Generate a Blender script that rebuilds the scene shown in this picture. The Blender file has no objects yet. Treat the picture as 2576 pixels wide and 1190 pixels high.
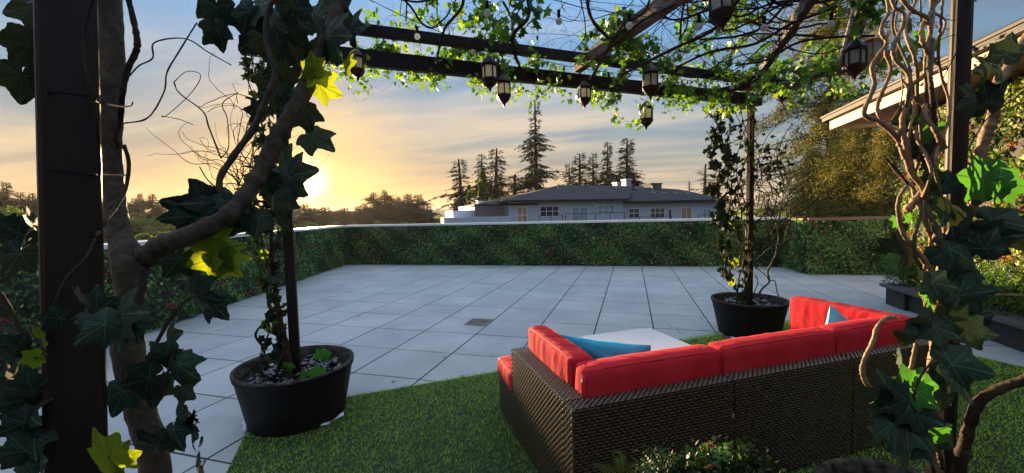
import bpy, math, random
import numpy as np
from mathutils import Vector, Matrix
random.seed(7); RNG = np.random.default_rng(11)
scene = bpy.context.scene
COL = scene.collection

# ---------------------------------------------------------------- camera
CAM = np.array([1.9712, -4.9525, 1.5851])
RT = np.array([0.96014259, 0.27848101, -0.0239695])
UP = np.array([0.00682119, 0.06238461, 0.99802887])
FW = np.array([-0.27942742, 0.95841352, -0.05799855])
FPX = 1534.8 / (3840 / 2576)          # focal length in units of a 2576 px wide picture
def V(x, y, t):                        # a point t metres deep along the view axis
    return CAM + (FW + RT * ((x - 1288) / FPX) - UP * ((y - 595) / FPX)) * t
def VZ(x, y, z):                       # where that line of sight meets the height z
    d = FW + RT * ((x - 1288) / FPX) - UP * ((y - 595) / FPX)
    return CAM + d * ((z - CAM[2]) / d[2])
cd = bpy.data.cameras.new('camera'); cam = bpy.data.objects.new('camera', cd); COL.objects.link(cam)
cd.sensor_width = 36; cd.lens = 1534.8 / 3840 * 36; cd.clip_start = 0.02; cd.clip_end = 12000
cam.matrix_world = Matrix(((RT[0], UP[0], -FW[0], CAM[0]), (RT[1], UP[1], -FW[1], CAM[1]), (RT[2], UP[2], -FW[2], CAM[2]), (0, 0, 0, 1)))
scene.camera = cam
vs = scene.view_settings
vs.view_transform = 'Standard'; vs.look = 'None'; vs.exposure = 1.97; vs.gamma = 1; vs.use_curve_mapping = False
scene.cycles.max_bounces = 6; scene.cycles.diffuse_bounces = 3; scene.cycles.glossy_bounces = 3
scene.cycles.transmission_bounces = 4; scene.cycles.transparent_max_bounces = 8
scene.cycles.caustics_reflective = False; scene.cycles.caustics_refractive = False
scene.cycles.sample_clamp_indirect = 6

# ---------------------------------------------------------------- sky and sun
sd = FW + RT * ((768 - 1288) / FPX) - UP * ((455 - 595) / FPX); SUN = sd / np.linalg.norm(sd)
SUN_EL = math.asin(SUN[2]); SUN_AZ = math.atan2(SUN[0], SUN[1])
w = bpy.data.worlds.new('World'); scene.world = w; w.use_nodes = True
nt = w.node_tree; nt.nodes.clear(); N = nt.nodes.new; L = nt.links.new
def M(op, a, b=None, c=None, clamp=False, tree=None):
    n = (tree or nt).nodes.new('ShaderNodeMath'); n.operation = op; n.use_clamp = clamp
    for i, v in enumerate((a, b, c)):
        if v is None: continue
        if isinstance(v, (int, float)): n.inputs[i].default_value = v
        else: (tree or nt).links.new(v, n.inputs[i])
    return n.outputs[0]
def ramp(fac, stops, tree=None, interp='LINEAR'):
    n = (tree or nt).nodes.new('ShaderNodeValToRGB'); n.color_ramp.interpolation = interp
    el = n.color_ramp.elements
    while len(el) < len(stops): el.new(0.5)
    for e, (p, c) in zip(el, stops):
        e.position = p; e.color = (*c, 1) if len(c) == 3 else c
    (tree or nt).links.new(fac, n.inputs[0]); return n.outputs[0]
def mixc(f, a, b, mode='MIX', tree=None):
    n = (tree or nt).nodes.new('ShaderNodeMix'); n.data_type = 'RGBA'; n.blend_type = mode
    for s, v in ((n.inputs[0], f), (n.inputs[6], a), (n.inputs[7], b)):
        if isinstance(v, (int, float)): s.default_value = v
        elif isinstance(v, tuple): s.default_value = (*v, 1)
        else: (tree or nt).links.new(v, s)
    return n.outputs[2]
tc = N('ShaderNodeTexCoord'); sep = N('ShaderNodeSeparateXYZ'); L(tc.outputs['Generated'], sep.inputs[0])
zz = M('MAXIMUM', sep.outputs[2], 0.0)
sky = N('ShaderNodeTexSky'); sky.sky_type = 'NISHITA'; sky.sun_disc = False
sky.sun_elevation = SUN_EL; sky.sun_rotation = SUN_AZ; sky.altitude = 80; sky.air_density = 1.0; sky.dust_density = 1.6; sky.ozone_density = 2.0
dp = N('ShaderNodeVectorMath'); dp.operation = 'DOT_PRODUCT'; L(tc.outputs['Generated'], dp.inputs[0]); dp.inputs[1].default_value = tuple(SUN)
dot = dp.outputs['Value']
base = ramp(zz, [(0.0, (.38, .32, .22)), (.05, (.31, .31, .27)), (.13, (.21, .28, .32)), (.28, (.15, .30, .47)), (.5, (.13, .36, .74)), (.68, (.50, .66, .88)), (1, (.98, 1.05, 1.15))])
band = M('MULTIPLY', M('POWER', M('MULTIPLY', M('ADD', dot, 0.2, clamp=False), 1/1.2, clamp=True), 5.2), M('EXPONENT', M('MULTIPLY', zz, -3.6)), clamp=True)
warm = ramp(zz, [(0.0, (.80, .34, .05)), (.06, (.64, .34, .10)), (.15, (.36, .32, .23)), (.3, (.22, .30, .38)), (.5, (.28, .42, .58))])
skyc = mixc(band, base, warm)
# clouds: thin streaks seen on a high layer
mp = N('ShaderNodeCombineXYZ'); den = M('ADD', zz, 0.09)
L(M('DIVIDE', sep.outputs[0], den), mp.inputs[0]); L(M('DIVIDE', sep.outputs[1], den), mp.inputs[1]); mp.inputs[2].default_value = 2.3
rotm = N('ShaderNodeMapping'); L(mp.outputs[0], rotm.inputs[0]); rotm.inputs['Rotation'].default_value = (0, 0, math.radians(-32)); rotm.inputs['Scale'].default_value = (.35, 1.25, 1)
ns = N('ShaderNodeTexNoise'); L(rotm.outputs[0], ns.inputs[0]); ns.inputs['Scale'].default_value = .9; ns.inputs['Detail'].default_value = 9; ns.inputs['Roughness'].default_value = .56; ns.inputs['Distortion'].default_value = .5
n2 = N('ShaderNodeTexNoise'); L(mp.outputs[0], n2.inputs[0]); n2.inputs['Scale'].default_value = .55; n2.inputs['Detail'].default_value = 3
cl = M('MULTIPLY', ramp(ns.outputs[0], [(.47, (0, 0, 0)), (.60, (1, 1, 1))]), ramp(n2.outputs[0], [(.36, (.15, .15, .15)), (.6, (1, 1, 1))]))
cfade = ramp(zz, [(0, (.55, .55, .55)), (.1, (.85, .85, .85)), (.35, (.8, .8, .8)), (.6, (.35, .35, .35)), (1, (.1, .1, .1))])
ccol = mixc(band, ramp(zz, [(0, (.52, .38, .24)), (.15, (.56, .48, .36)), (.4, (.56, .62, .68))]), (.80, .52, .24))
skyc = mixc(M('MULTIPLY', M('MULTIPLY', cl, cfade), 1.0), skyc, ccol)
dk = ramp(ns.outputs[0], [(.36, (1, 1, 1)), (.47, (0, 0, 0))])
skyc = mixc(M('MULTIPLY', M('MULTIPLY', dk, cfade), .85), skyc, mixc(band, (.15, .20, .25), (.30, .24, .18)))
g1 = M('POWER', M('MAXIMUM', dot, 0), 60); g2 = M('POWER', M('MAXIMUM', dot, 0), 1800)
skyc = mixc(M('MULTIPLY', g1, .55), skyc, (1.1, .62, .12), 'MIX')
glow = mixc(1.0, (0, 0, 0), mixc(g2, (0, 0, 0), (5.0, 3.6, 1.5)), 'ADD'); skyc = mixc(1.0, skyc, glow, 'ADD')
nis = mixc(1.0, sky.outputs[0], (.05, .05, .05), 'MULTIPLY'); skyc = mixc(.12, skyc, nis, 'MIX')
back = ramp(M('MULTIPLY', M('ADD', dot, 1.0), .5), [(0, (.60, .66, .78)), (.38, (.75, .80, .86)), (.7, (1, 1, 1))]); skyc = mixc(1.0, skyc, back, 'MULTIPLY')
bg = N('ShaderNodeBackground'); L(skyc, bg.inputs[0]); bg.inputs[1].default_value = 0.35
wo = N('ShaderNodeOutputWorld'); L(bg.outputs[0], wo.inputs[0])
w.cycles.sampling_method = 'MANUAL'; w.cycles.sample_map_resolution = 512
ld = bpy.data.lights.new('sun', 'SUN'); ld.energy = 5.0; ld.angle = math.radians(.55); ld.color = (1.0, .70, .38)
lo = bpy.data.objects.new('sun', ld); COL.objects.link(lo); lo.rotation_mode = 'QUATERNION'
lo.rotation_quaternion = Vector(tuple(SUN)).to_track_quat('Z', 'Y')

# ---------------------------------------------------------------- materials
def mat(name, c1, c2=None, rough=.6, metal=0, scale=8, detail=5, bump=0, bscale=None, trans=0, tcol=None, spec=.5, attr=None, coat=0, emit=None, cont=(.35, .65), stretch=None):
    m = bpy.data.materials.new(name); m.use_nodes = True; t = m.node_tree; b = t.nodes['Principled BSDF']
    b.inputs['Roughness'].default_value = rough; b.inputs['Metallic'].default_value = metal
    b.inputs['Specular IOR Level'].default_value = spec; b.inputs['Coat Weight'].default_value = coat
    if c2 is None: c2 = tuple(min(1, x * 1.25) for x in c1)
    tcn = t.nodes.new('ShaderNodeTexCoord'); src = tcn.outputs['Object']
    if stretch:
        mpn = t.nodes.new('ShaderNodeMapping'); mpn.inputs['Scale'].default_value = stretch; t.links.new(src, mpn.inputs[0]); src = mpn.outputs[0]
    if attr:
        a = t.nodes.new('ShaderNodeAttribute'); a.attribute_name = attr; col = ramp(a.outputs['Fac'], [(0, c1), (1, c2)] if not isinstance(attr, tuple) else [], t)
        nz = t.nodes.new('ShaderNodeTexNoise'); nz.inputs['Scale'].default_value = scale; t.links.new(src, nz.inputs[0])
    else:
        nz = t.nodes.new('ShaderNodeTexNoise'); nz.inputs['Scale'].default_value = scale; nz.inputs['Detail'].default_value = detail; t.links.new(src, nz.inputs[0])
        col = ramp(nz.outputs[0], [(cont[0], c1), (cont[1], c2)], t)
    t.links.new(col, b.inputs['Base Color'])
    if bump:
        nb = t.nodes.new('ShaderNodeTexNoise'); nb.inputs['Scale'].default_value = bscale or scale * 4; nb.inputs['Detail'].default_value = 4; t.links.new(src, nb.inputs[0])
        bp = t.nodes.new('ShaderNodeBump'); bp.inputs['Strength'].default_value = bump; bp.inputs['Distance'].default_value = .01; t.links.new(nb.outputs[0], bp.inputs['Height']); t.links.new(bp.outputs[0], b.inputs['Normal'])
    if trans:
        tr = t.nodes.new('ShaderNodeBsdfTranslucent')
        if tcol: tr.inputs[0].default_value = (*tcol, 1)
        tc2 = mixc(1.0, col, tcol or (1, 1, 1), 'MULTIPLY', t) if tcol is None else None
        if tc2: t.links.new(tc2, tr.inputs[0])
        mx = t.nodes.new('ShaderNodeMixShader'); mx.inputs[0].default_value = trans
        t.links.new(b.outputs[0], mx.inputs[1]); t.links.new(tr.outputs[0], mx.inputs[2]); t.links.new(mx.outputs[0], t.nodes['Material Output'].inputs[0])
    if emit:
        b.inputs['Emission Color'].default_value = (*emit[0], 1); b.inputs['Emission Strength'].default_value = emit[1]
    return m
def leafmat(name, stops, rough=.55, trans=.35, boost=1.6, tint=(1.2, 1.25, .5), spec=.4):
    """foliage coloured leaf by leaf through the attribute rnd"""
    m = bpy.data.materials.new(name); m.use_nodes = True; t = m.node_tree; b = t.nodes['Principled BSDF']
    b.inputs['Roughness'].default_value = rough; b.inputs['Specular IOR Level'].default_value = spec
    a = t.nodes.new('ShaderNodeAttribute'); a.attribute_name = 'rnd'; col = ramp(a.outputs['Fac'], stops, t)
    t.links.new(col, b.inputs['Base Color']); tr = t.nodes.new('ShaderNodeBsdfTranslucent')
    t.links.new(mixc(1.0, col, tuple(x * boost for x in tint), 'MULTIPLY', t), tr.inputs[0])
    mx = t.nodes.new('ShaderNodeMixShader'); mx.inputs[0].default_value = trans
    t.links.new(b.outputs[0], mx.inputs[1]); t.links.new(tr.outputs[0], mx.inputs[2]); t.links.new(mx.outputs[0], t.nodes['Material Output'].inputs[0])
    return m

# ---------------------------------------------------------------- object helpers
def tag(o, label=None, cat=None, group=None, kind=None):
    if label: o['label'] = label
    if cat: o['category'] = cat
    if group: o['group'] = group
    if kind: o['kind'] = kind
    return o
def thing(name, loc, label, cat, group=None, rz=0):
    o = bpy.data.objects.new(name, None); COL.objects.link(o); o.empty_display_size = .1
    o.location = tuple(loc); o.rotation_euler = (0, 0, rz); return tag(o, label, cat, group)
def root_loc(o):
    while o.parent: o = o.parent
    return np.array(o.location)
def put(name, me, m=None, parent=None):
    if m is not None and not me.materials: me.materials.append(m)
    o = bpy.data.objects.new(name, me); COL.objects.link(o)
    if parent is not None: o.parent = parent
    return o
def obj(name, verts, faces, m, parent=None, smooth=False, rnd=None, local=False):
    v = np.asarray(verts, float).reshape(-1, 3)
    if parent is not None and not local: v = v - root_loc(parent)
    me = bpy.data.meshes.new(name)
    if isinstance(faces, int):          # verts is N polygons of k corners each
        k = faces; n = len(v) // k; me.vertices.add(n * k); me.vertices.foreach_set('co', v.ravel()); me.loops.add(n * k)
        me.loops.foreach_set('vertex_index', np.arange(n * k)); me.polygons.add(n); me.polygons.foreach_set('loop_start', np.arange(n) * k)
        me.update(calc_edges=True)
    else: me.from_pydata(v.tolist(), [], faces)
    if rnd is not None:
        a = me.attributes.new('rnd', 'FLOAT', 'FACE'); a.data.foreach_set('value', np.asarray(rnd, np.float32))
    if smooth: me.polygons.foreach_set('use_smooth', [True] * len(me.polygons))
    me.update(); return put(name, me, m, parent)
class MB:
    def __init__(s): s.v = []; s.f = []
    def add(s, v, f):
        o = len(s.v); s.v += [tuple(map(float, p)) for p in v]; s.f += [tuple(i + o for i in q) for q in f]; return s
    def box(s, a, b, ax=None, org=None):
        """box between corners a and b, optionally in a frame ax=(X,Y) with origin org"""
        x0, y0, z0 = a; x1, y1, z1 = b; P = [(x0, y0, z0), (x1, y0, z0), (x1, y1, z0), (x0, y1, z0), (x0, y0, z1), (x1, y0, z1), (x1, y1, z1), (x0, y1, z1)]
        if ax is not None: P = [(org[0] + ax[0][0] * p[0] + ax[1][0] * p[1], org[1] + ax[0][1] * p[0] + ax[1][1] * p[1], (org[2] if len(org) > 2 else 0) + p[2]) for p in P]
        return s.add(P, [(0, 3, 2, 1), (4, 5, 6, 7), (0, 1, 5, 4), (1, 2, 6, 5), (2, 3, 7, 6), (3, 0, 4, 7)])
    def bar(s, p, q, wd, ht, upv=(0, 0, 1)):
        p = Vector(tuple(p)); q = Vector(tuple(q)); d = (q - p).normalized(); sx = d.cross(Vector(upv)).normalized(); uz = sx.cross(d)
        P = [e + sx * a * wd / 2 + uz * b * ht / 2 for e in (p, q) for a, b in ((-1, -1), (1, -1), (1, 1), (-1, 1))]
        return s.add(P, [(0, 3, 2, 1), (4, 5, 6, 7), (0, 1, 5, 4), (1, 2, 6, 5), (2, 3, 7, 6), (3, 0, 4, 7)])
    def tube(s, pts, rad, n=6, cap=True, lump=0):
        pts = np.asarray(pts, float); m = len(pts); rad = np.broadcast_to(rad, (m,)) if np.ndim(rad) else np.full(m, rad)
        tg = np.gradient(pts, axis=0); tg /= np.linalg.norm(tg, axis=1)[:, None] + 1e-9
        ref = np.array([0, 0, 1.]) if abs(tg[0][2]) < .9 else np.array([1., 0, 0]); a = np.cross(tg[0], ref); a /= np.linalg.norm(a); vs_ = []
        an = np.arange(n) * 2 * math.pi / n
        for i in range(m):
            a = a - tg[i] * (a @ tg[i]); a /= np.linalg.norm(a) + 1e-9; b = np.cross(tg[i], a); r = rad[i]
            rr = r * (1 + lump * RNG.normal(size=n)) if lump else np.full(n, r)
            vs_ += list(pts[i] + (np.cos(an) * rr)[:, None] * a + (np.sin(an) * rr)[:, None] * b)
        fs = [(i * n + j, i * n + (j + 1) % n, (i + 1) * n + (j + 1) % n, (i + 1) * n + j) for i in range(m - 1) for j in range(n)]
        if cap: fs += [tuple(range(n - 1, -1, -1)), tuple((m - 1) * n + j for j in range(n))]
        return s.add(vs_, fs)
    def lathe(s, prof, n=24, org=(0, 0, 0), ca=False, cb=False, facet=None):
        o = np.array(org); vs_ = [(o[0] + r * math.cos(j * 2 * math.pi / n), o[1] + r * math.sin(j * 2 * math.pi / n), o[2] + z) for r, z in prof for j in range(n)]
        m = len(prof); fs = [(i * n + j, i * n + (j + 1) % n, (i + 1) * n + (j + 1) % n, (i + 1) * n + j) for i in range(m - 1) for j in range(n)]
        if ca: fs.append(tuple(range(n - 1, -1, -1)))
        if cb: fs.append(tuple((m - 1) * n + j for j in range(n)))
        return s.add(vs_, fs)
    def obj(s, name, m, parent=None, smooth=False, local=False): return obj(name, s.v, s.f, m, parent, smooth, local=local)
def bev(o, wd=.004, seg=2):
    md = o.modifiers.new('bevel', 'BEVEL'); md.width = wd; md.segments = seg; md.limit_method = 'ANGLE'; return o
def copytree(o, parent=None):
    c = o.copy(); COL.objects.link(c); c.parent = parent
    for ch in o.children: copytree(ch, c)
    return c
def smooth_path(P, sub=6):
    P = np.asarray(P, float); Q = np.vstack([2 * P[0] - P[1], P, 2 * P[-1] - P[-2]]); out = []
    for i in range(1, len(Q) - 2):
        p0, p1, p2, p3 = Q[i - 1:i + 3]
        for k in range(sub):
            t = k / sub; out.append(.5 * ((2 * p1) + (-p0 + p2) * t + (2 * p0 - 5 * p1 + 4 * p2 - p3) * t * t + (-p0 + 3 * p1 - 3 * p2 + p3) * t ** 3))
    out.append(P[-1]); return np.array(out)
def traced(P, sub=6, jit=.0):
    """P: (x, y, depth, width in px) stations of a stem -> points, radii"""
    S_ = smooth_path(P, sub); pts = np.array([V(x, y, t) for x, y, t, w_ in S_]); rad = np.array([max(.0008, w_ / 2 / FPX * t / math.hypot(1, (x - 1288) / FPX)) for x, y, t, w_ in S_])
    if jit: pts[1:-1] += RNG.normal(size=(len(pts) - 2, 3)) * jit * rad[1:-1, None]
    return pts, rad
def curly(p, d, length, step=.04, curl=.5, bias=None, bw=.1, flat=None):
    p = np.array(p, float); d = np.array(d, float); d /= np.linalg.norm(d); k = np.zeros(3); out = [p.copy()]
    for i in range(max(2, int(length / step))):
        k = k * .78 + RNG.normal(size=3) * curl * .5; d = d + k * .5
        if bias is not None: d = d + np.array(bias) * bw
        if flat is not None: d[2] += (flat - p[2]) * 1.1
        d /= np.linalg.norm(d); p = p + d * step; out.append(p.copy())
    return np.array(out)
def poly_cloud(cen, size, outline, up=None, upw=0., nrm=None, nw=0.):
    """leaf polygons at the points cen; returns (N*k,3)"""
    n = len(cen); size = np.broadcast_to(size, (n,)); a = RNG.normal(size=(n, 3))
    if nrm is not None: a = a + np.asarray(nrm) * nw
    a /= np.linalg.norm(a, axis=1)[:, None] + 1e-9; b = RNG.normal(size=(n, 3))
    if up is not None: b = b + np.asarray(up) * upw
    b = b - a * (a * b).sum(1)[:, None]; b /= np.linalg.norm(b, axis=1)[:, None] + 1e-9; c = np.cross(a, b)
    o = np.asarray(outline, float)
    if o.shape[1] == 2: o = np.c_[o, np.zeros(len(o))]
    P = cen[:, None, :] + size[:, None, None] * (o[None, :, 0, None] * c[:, None, :] + o[None, :, 1, None] * b[:, None, :] + o[None, :, 2, None] * a[:, None, :])
    return P.reshape(-1, 3)
OVAL = [(0, -.5), (.26, -.2), (.24, .18), (0, .5), (-.24, .18), (-.26, -.2)]
NEEDLE = [(0, -.5), (.1, 0), (0, .5), (-.1, 0)]
STAR = [(0, -.35), (.28, -.42), (.26, -.1), (.5, .08), (.2, .14), (0, .6), (-.2, .14), (-.5, .08), (-.26, -.1), (-.28, -.42)]

# ================================================================ materials used by the setting
m_conc = mat('paver_concrete', (.355, .385, .41), (.44, .465, .49), rough=.62, scale=1.3, detail=8, bump=.25, bscale=260, spec=.45)
t = m_conc.node_tree; b = t.nodes['Principled BSDF']; at_ = t.nodes.new('ShaderNodeAttribute'); at_.attribute_name = 'rnd'
base_c = b.inputs['Base Color'].links[0].from_socket
sp = t.nodes.new('ShaderNodeTexNoise'); sp.inputs['Scale'].default_value = 55; sp.inputs['Detail'].default_value = 2
t.links.new(t.nodes['Texture Coordinate'].outputs['Object'], sp.inputs[0])
c_ = mixc(1.0, base_c, ramp(at_.outputs['Fac'], [(0, (.90, .90, .91)), (1, (1.05, 1.05, 1.03))], t), 'MULTIPLY', t)
c_ = mixc(1.0, c_, ramp(sp.outputs[0], [(.28, (.80, .80, .80)), (.36, (1, 1, 1))], t), 'MULTIPLY', t)
st = t.nodes.new('ShaderNodeTexNoise'); st.inputs['Scale'].default_value = 1.1; st.inputs['Detail'].default_value = 6; st.inputs['Roughness'].default_value = .7
t.links.new(t.nodes['Texture Coordinate'].outputs['Object'], st.inputs[0])
c_ = mixc(M('MULTIPLY', ramp(st.outputs[0], [(.50, (0, 0, 0)), (.66, (1, 1, 1))], t), .6, tree=t), c_, (.50, .52, .54), tree=t)
t.links.new(c_, b.inputs['Base Color'])
t.links.new(ramp(sp.outputs[0], [(0, (.5, .5, .5)), (1, (.68, .68, .68))], t), b.inputs['Roughness'])
m_joint = mat('joint_dark', (.02, .02, .022), rough=.9)  # dark sand in the paver joints; also the sheet under the grate
m_turf = leafmat('turf_blades', [(0, (.18, .33, .03)), (.5, (.36, .60, .06)), (.85, (.52, .72, .11)), (1, (.42, .44, .16))], rough=.45, trans=.25, boost=1.2)
m_turfb = mat('turf_backing', (.012, .026, .008), (.02, .04, .012), rough=.95, scale=30)
m_cap = mat('cap_metal', (.80, .80, .81), (.86, .86, .87), rough=.3, metal=.25, scale=3)
m_capb = mat('brown_cap_metal', (.09, .055, .04), (.12, .075, .055), rough=.3, metal=.5, scale=3)
m_wall = mat('parapet_render', (.035, .032, .03), (.05, .046, .042), rough=.8)
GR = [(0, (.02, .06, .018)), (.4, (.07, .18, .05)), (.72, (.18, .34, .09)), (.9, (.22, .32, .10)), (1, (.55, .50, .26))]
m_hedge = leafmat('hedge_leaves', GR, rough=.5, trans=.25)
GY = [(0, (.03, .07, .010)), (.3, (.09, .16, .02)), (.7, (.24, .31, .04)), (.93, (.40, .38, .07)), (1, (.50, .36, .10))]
m_hedgey = leafmat('yellow_hedge_leaves', GY, rough=.5, trans=.2)  # yellow green boxwood leaf tones
m_red = leafmat('red_blossom', [(0, (.25, .01, .015)), (1, (.62, .03, .03))], rough=.5, trans=.2, tint=(1, .4, .4))
m_blk = mat('black_block', (.02, .021, .023), (.04, .042, .046), rough=.8, scale=20, bump=.3)
m_capst = mat('bench_slab', (.06, .062, .066), (.10, .10, .105), rough=.75, scale=14, bump=.3)
m_ground = mat('far_ground', (.012, .022, .010), (.035, .05, .02), rough=1, scale=.02, detail=8)
m_hill = mat('hill_forest', (.02, .035, .03), (.035, .055, .04), rough=1, scale=.01)
m_steel = mat('grate_steel', (.28, .27, .25), (.36, .35, .32), rough=.5, metal=.2)

# ================================================================ ground, deck, hills
g = obj('ground', [(-2950, -2950, -14), (2950, -2950, -14), (2950, 2950, -14), (-2950, 2950, -14)], [(0, 1, 2, 3)], m_ground); tag(g, kind='structure')
hv = []; hf = []; nx = 90
for i in range(nx + 1):
    a = math.radians(-100 + 190 * i / nx); h = 24 + 12 * math.sin(i * .21 + 1) + 7 * math.sin(i * .55) + 2 * math.sin(i * 1.7)
    for r, z in ((1500, -14), (1800, h * .55), (2100, h), (2700, -14)): hv.append((2 + math.sin(a) * r, -5 + math.cos(a) * r, z))
for i in range(nx):
    for k in range(3): q = i * 4 + k; hf.append((q, q + 4, q + 5, q + 1))
tag(obj('hills', hv, hf, m_hill, smooth=True), kind='structure')

WL0 = np.array([-7.17, 6.53]); WLD = np.array([.3153, -.9490]); WLN = np.array([.9490, .3153])   # left wall line
ts = .75; tv = []; tf = []; tr_ = []
for c in range(-13, 16):
    for r in range(-9, 14):
        x0, x1 = c * ts + .008, (c + 1) * ts - .008; y0, y1 = r * ts + .008, (r + 1) * ts - .008
        cx, cy = (x0 + x1) / 2, (y0 + y1) / 2
        if (np.array([cx, cy]) - WL0) @ WLN < -.35 or cy > 8.2: continue
        e_ = .002; z = RNG.uniform(-.0012, .0012); o = len(tv)
        tv += [(x0, y0, z - .03), (x1, y0, z - .03), (x1, y1, z - .03), (x0, y1, z - .03), (x0, y0, z - e_), (x1, y0, z - e_), (x1, y1, z - e_), (x0, y1, z - e_),
               (x0 + e_, y0 + e_, z), (x1 - e_, y0 + e_, z), (x1 - e_, y1 - e_, z), (x0 + e_, y1 - e_, z)]
        fs = [(8, 9, 10, 11)] + [(a, (a + 1) % 4, (a + 1) % 4 + 4, a + 4) for a in range(4)] + [(a + 4, (a + 1) % 4 + 4, (a + 1) % 4 + 8, a + 8) for a in range(4)]
        tf += [tuple(i + o for i in q) for q in fs]; tr_ += [RNG.random()] * 9
tag(obj('patio_deck', tv, tf, m_conc, rnd=tr_), kind='structure')
sl = MB().box((-9.6, -8, -13.9), (11.6, 10, -.0045)).obj('building_below', m_joint); tag(sl, kind='structure')

# ================================================================ parapet walls, their caps and the artificial hedge on them
def hedge(name, p0, p1, h, nrm, label, n, size, mats, nflow, zc0=.02, rough=.05, flower_lab=None, frond=.25, group=None):
    p0 = np.array(p0); p1 = np.array(p1); d = p1 - p0; Ln = np.linalg.norm(d); d /= Ln; nr = np.array([*nrm, 0.])
    T = thing(name, (*((p0 + p1) / 2), 0), label, 'hedge', group)
    def bulge(s, z): return .055 + rough * (np.sin(s * 7 + z * 5) * .5 + np.sin(s * 3.1 - z * 8 + 2) * .5 + np.sin(s * 17 + z * 13) * .3)
    s = RNG.random(n) * Ln; z = zc0 + RNG.random(n) * (h - zc0); off = bulge(s, z) + RNG.normal(size=n) * .018 - (RNG.random(n) < .35) * .035
    c = np.c_[p0[0] + d[0] * s + nr[0] * off, p0[1] + d[1] * s + nr[1] * off, z]
    clump = np.clip(.42 + .22 * np.sin(s * 2.3 + 1.7 * np.sin(z * 4)) + .20 * np.sin(s * 5.7 + z * 7) + RNG.normal(size=n) * .20, 0, 1)
    obj('foliage', poly_cloud(c, size * RNG.uniform(.6, 1.3, n), OVAL, (0, 0, -1), .5, nr, 1.3), 6, mats, T, rnd=np.where(RNG.random(n) < .05, 1., clump * .92))
    # ferny sprays: rows of small needles along a drooping rib
    k = int(n * frond / 9); fs = RNG.random(k) * Ln; fz = zc0 + .06 + RNG.random(k) * (h - zc0 - .06); C_ = []; sz = []; rn = []
    for a, b_ in zip(fs, fz):
        dr = np.array([d[0] * RNG.normal() * .6 + nr[0] * .5, d[1] * RNG.normal() * .6 + nr[1] * .5, RNG.normal() * .5 - .15]); dr /= np.linalg.norm(dr); q = RNG.random()
        for j in range(9):
            C_.append(np.array([p0[0] + d[0] * a + nr[0] * (.06 + rough), p0[1] + d[1] * a + nr[1] * (.06 + rough), b_]) + dr * j * size * .34 + RNG.normal(size=3) * .004); sz.append(size * (1.15 - j * .09)); rn.append(.35 + .5 * q)
    obj('fern_spray', poly_cloud(np.array(C_), np.array(sz), NEEDLE, nr, .4, nr, .4), 4, mats, T, rnd=rn)
    for j in range(nflow):
        a = RNG.random() * Ln; b_ = zc0 + .08 + RNG.random() * (h - zc0 - .12); cc = np.array([p0[0] + d[0] * a, p0[1] + d[1] * a, b_]) + nr * (.085 + rough * .8)
        q = 22 if size < .06 else 26; pts = cc + RNG.normal(size=(q, 3)) * np.array([.035, .035, .03]) * (1.2 if q > 22 else 1)
        obj('blossom', poly_cloud(pts, RNG.uniform(.018, .034, q), OVAL, None, 0, nr, .7), 6, m_red, T, rnd=RNG.random(q))
    return T
H = 1.295
def wall(name, p0, p1, nrm, th, lab, capm, hh=H, caplab=None):
    p0 = np.array(p0, float); p1 = np.array(p1, float); d = p1 - p0; Ln = np.linalg.norm(d); d /= Ln; nr = np.array(nrm)
    T = thing(name, (*p0, 0), lab, 'wall'); ax = (d, -nr)
    MB().box((0, 0, -.03), (Ln, th, hh - .06), ax, p0).obj('wall_face', m_wall, T)
    for i in range(max(1, round(Ln / 3.0))):
        k = max(1, round(Ln / 3.0)); a, b_ = Ln * i / k + .002, Ln * (i + 1) / k - .002
        bev(MB().box((a, -.07, hh - .055), (b_, th + .05, hh + .006), ax, p0).obj('cap', capm, T), .004)
    return T
nL = WLN; pL1 = WL0 + WLD * 11.5
wall('parapet_wall', pL1, WL0, nL, .3, 'low parapet wall running along the left edge of the deck under a pale metal cap', m_cap)
wall('parapet_wall', WL0, (5.87, 7.32), (.0604, -.9982), .3, 'long low parapet wall across the back of the deck under a pale metal cap', m_cap)
wall('parapet_wall', (5.87, 7.32), (5.87, 6.06), (-1, 0), .3, 'short return of the parapet where the back wall steps forward', m_capb)
wall('parapet_wall', (5.87, 6.02), (10.2, 6.20), (.04, -1.), .3, 'low parapet wall under a dark brown cap at the right rear corner', m_capb)
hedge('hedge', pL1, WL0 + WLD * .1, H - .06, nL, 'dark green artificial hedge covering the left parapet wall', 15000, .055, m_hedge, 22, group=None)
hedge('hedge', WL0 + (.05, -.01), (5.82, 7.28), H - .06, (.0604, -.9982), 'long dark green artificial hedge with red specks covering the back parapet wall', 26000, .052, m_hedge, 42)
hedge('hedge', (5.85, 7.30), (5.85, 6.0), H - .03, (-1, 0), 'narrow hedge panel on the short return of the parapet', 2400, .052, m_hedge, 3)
hedge('hedge', (5.84, 5.99), (10.1, 6.16), H - .06, (.04, -1), 'shaded hedge with red blossoms on the wall with the brown cap', 10000, .055, m_hedge, 16)

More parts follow.
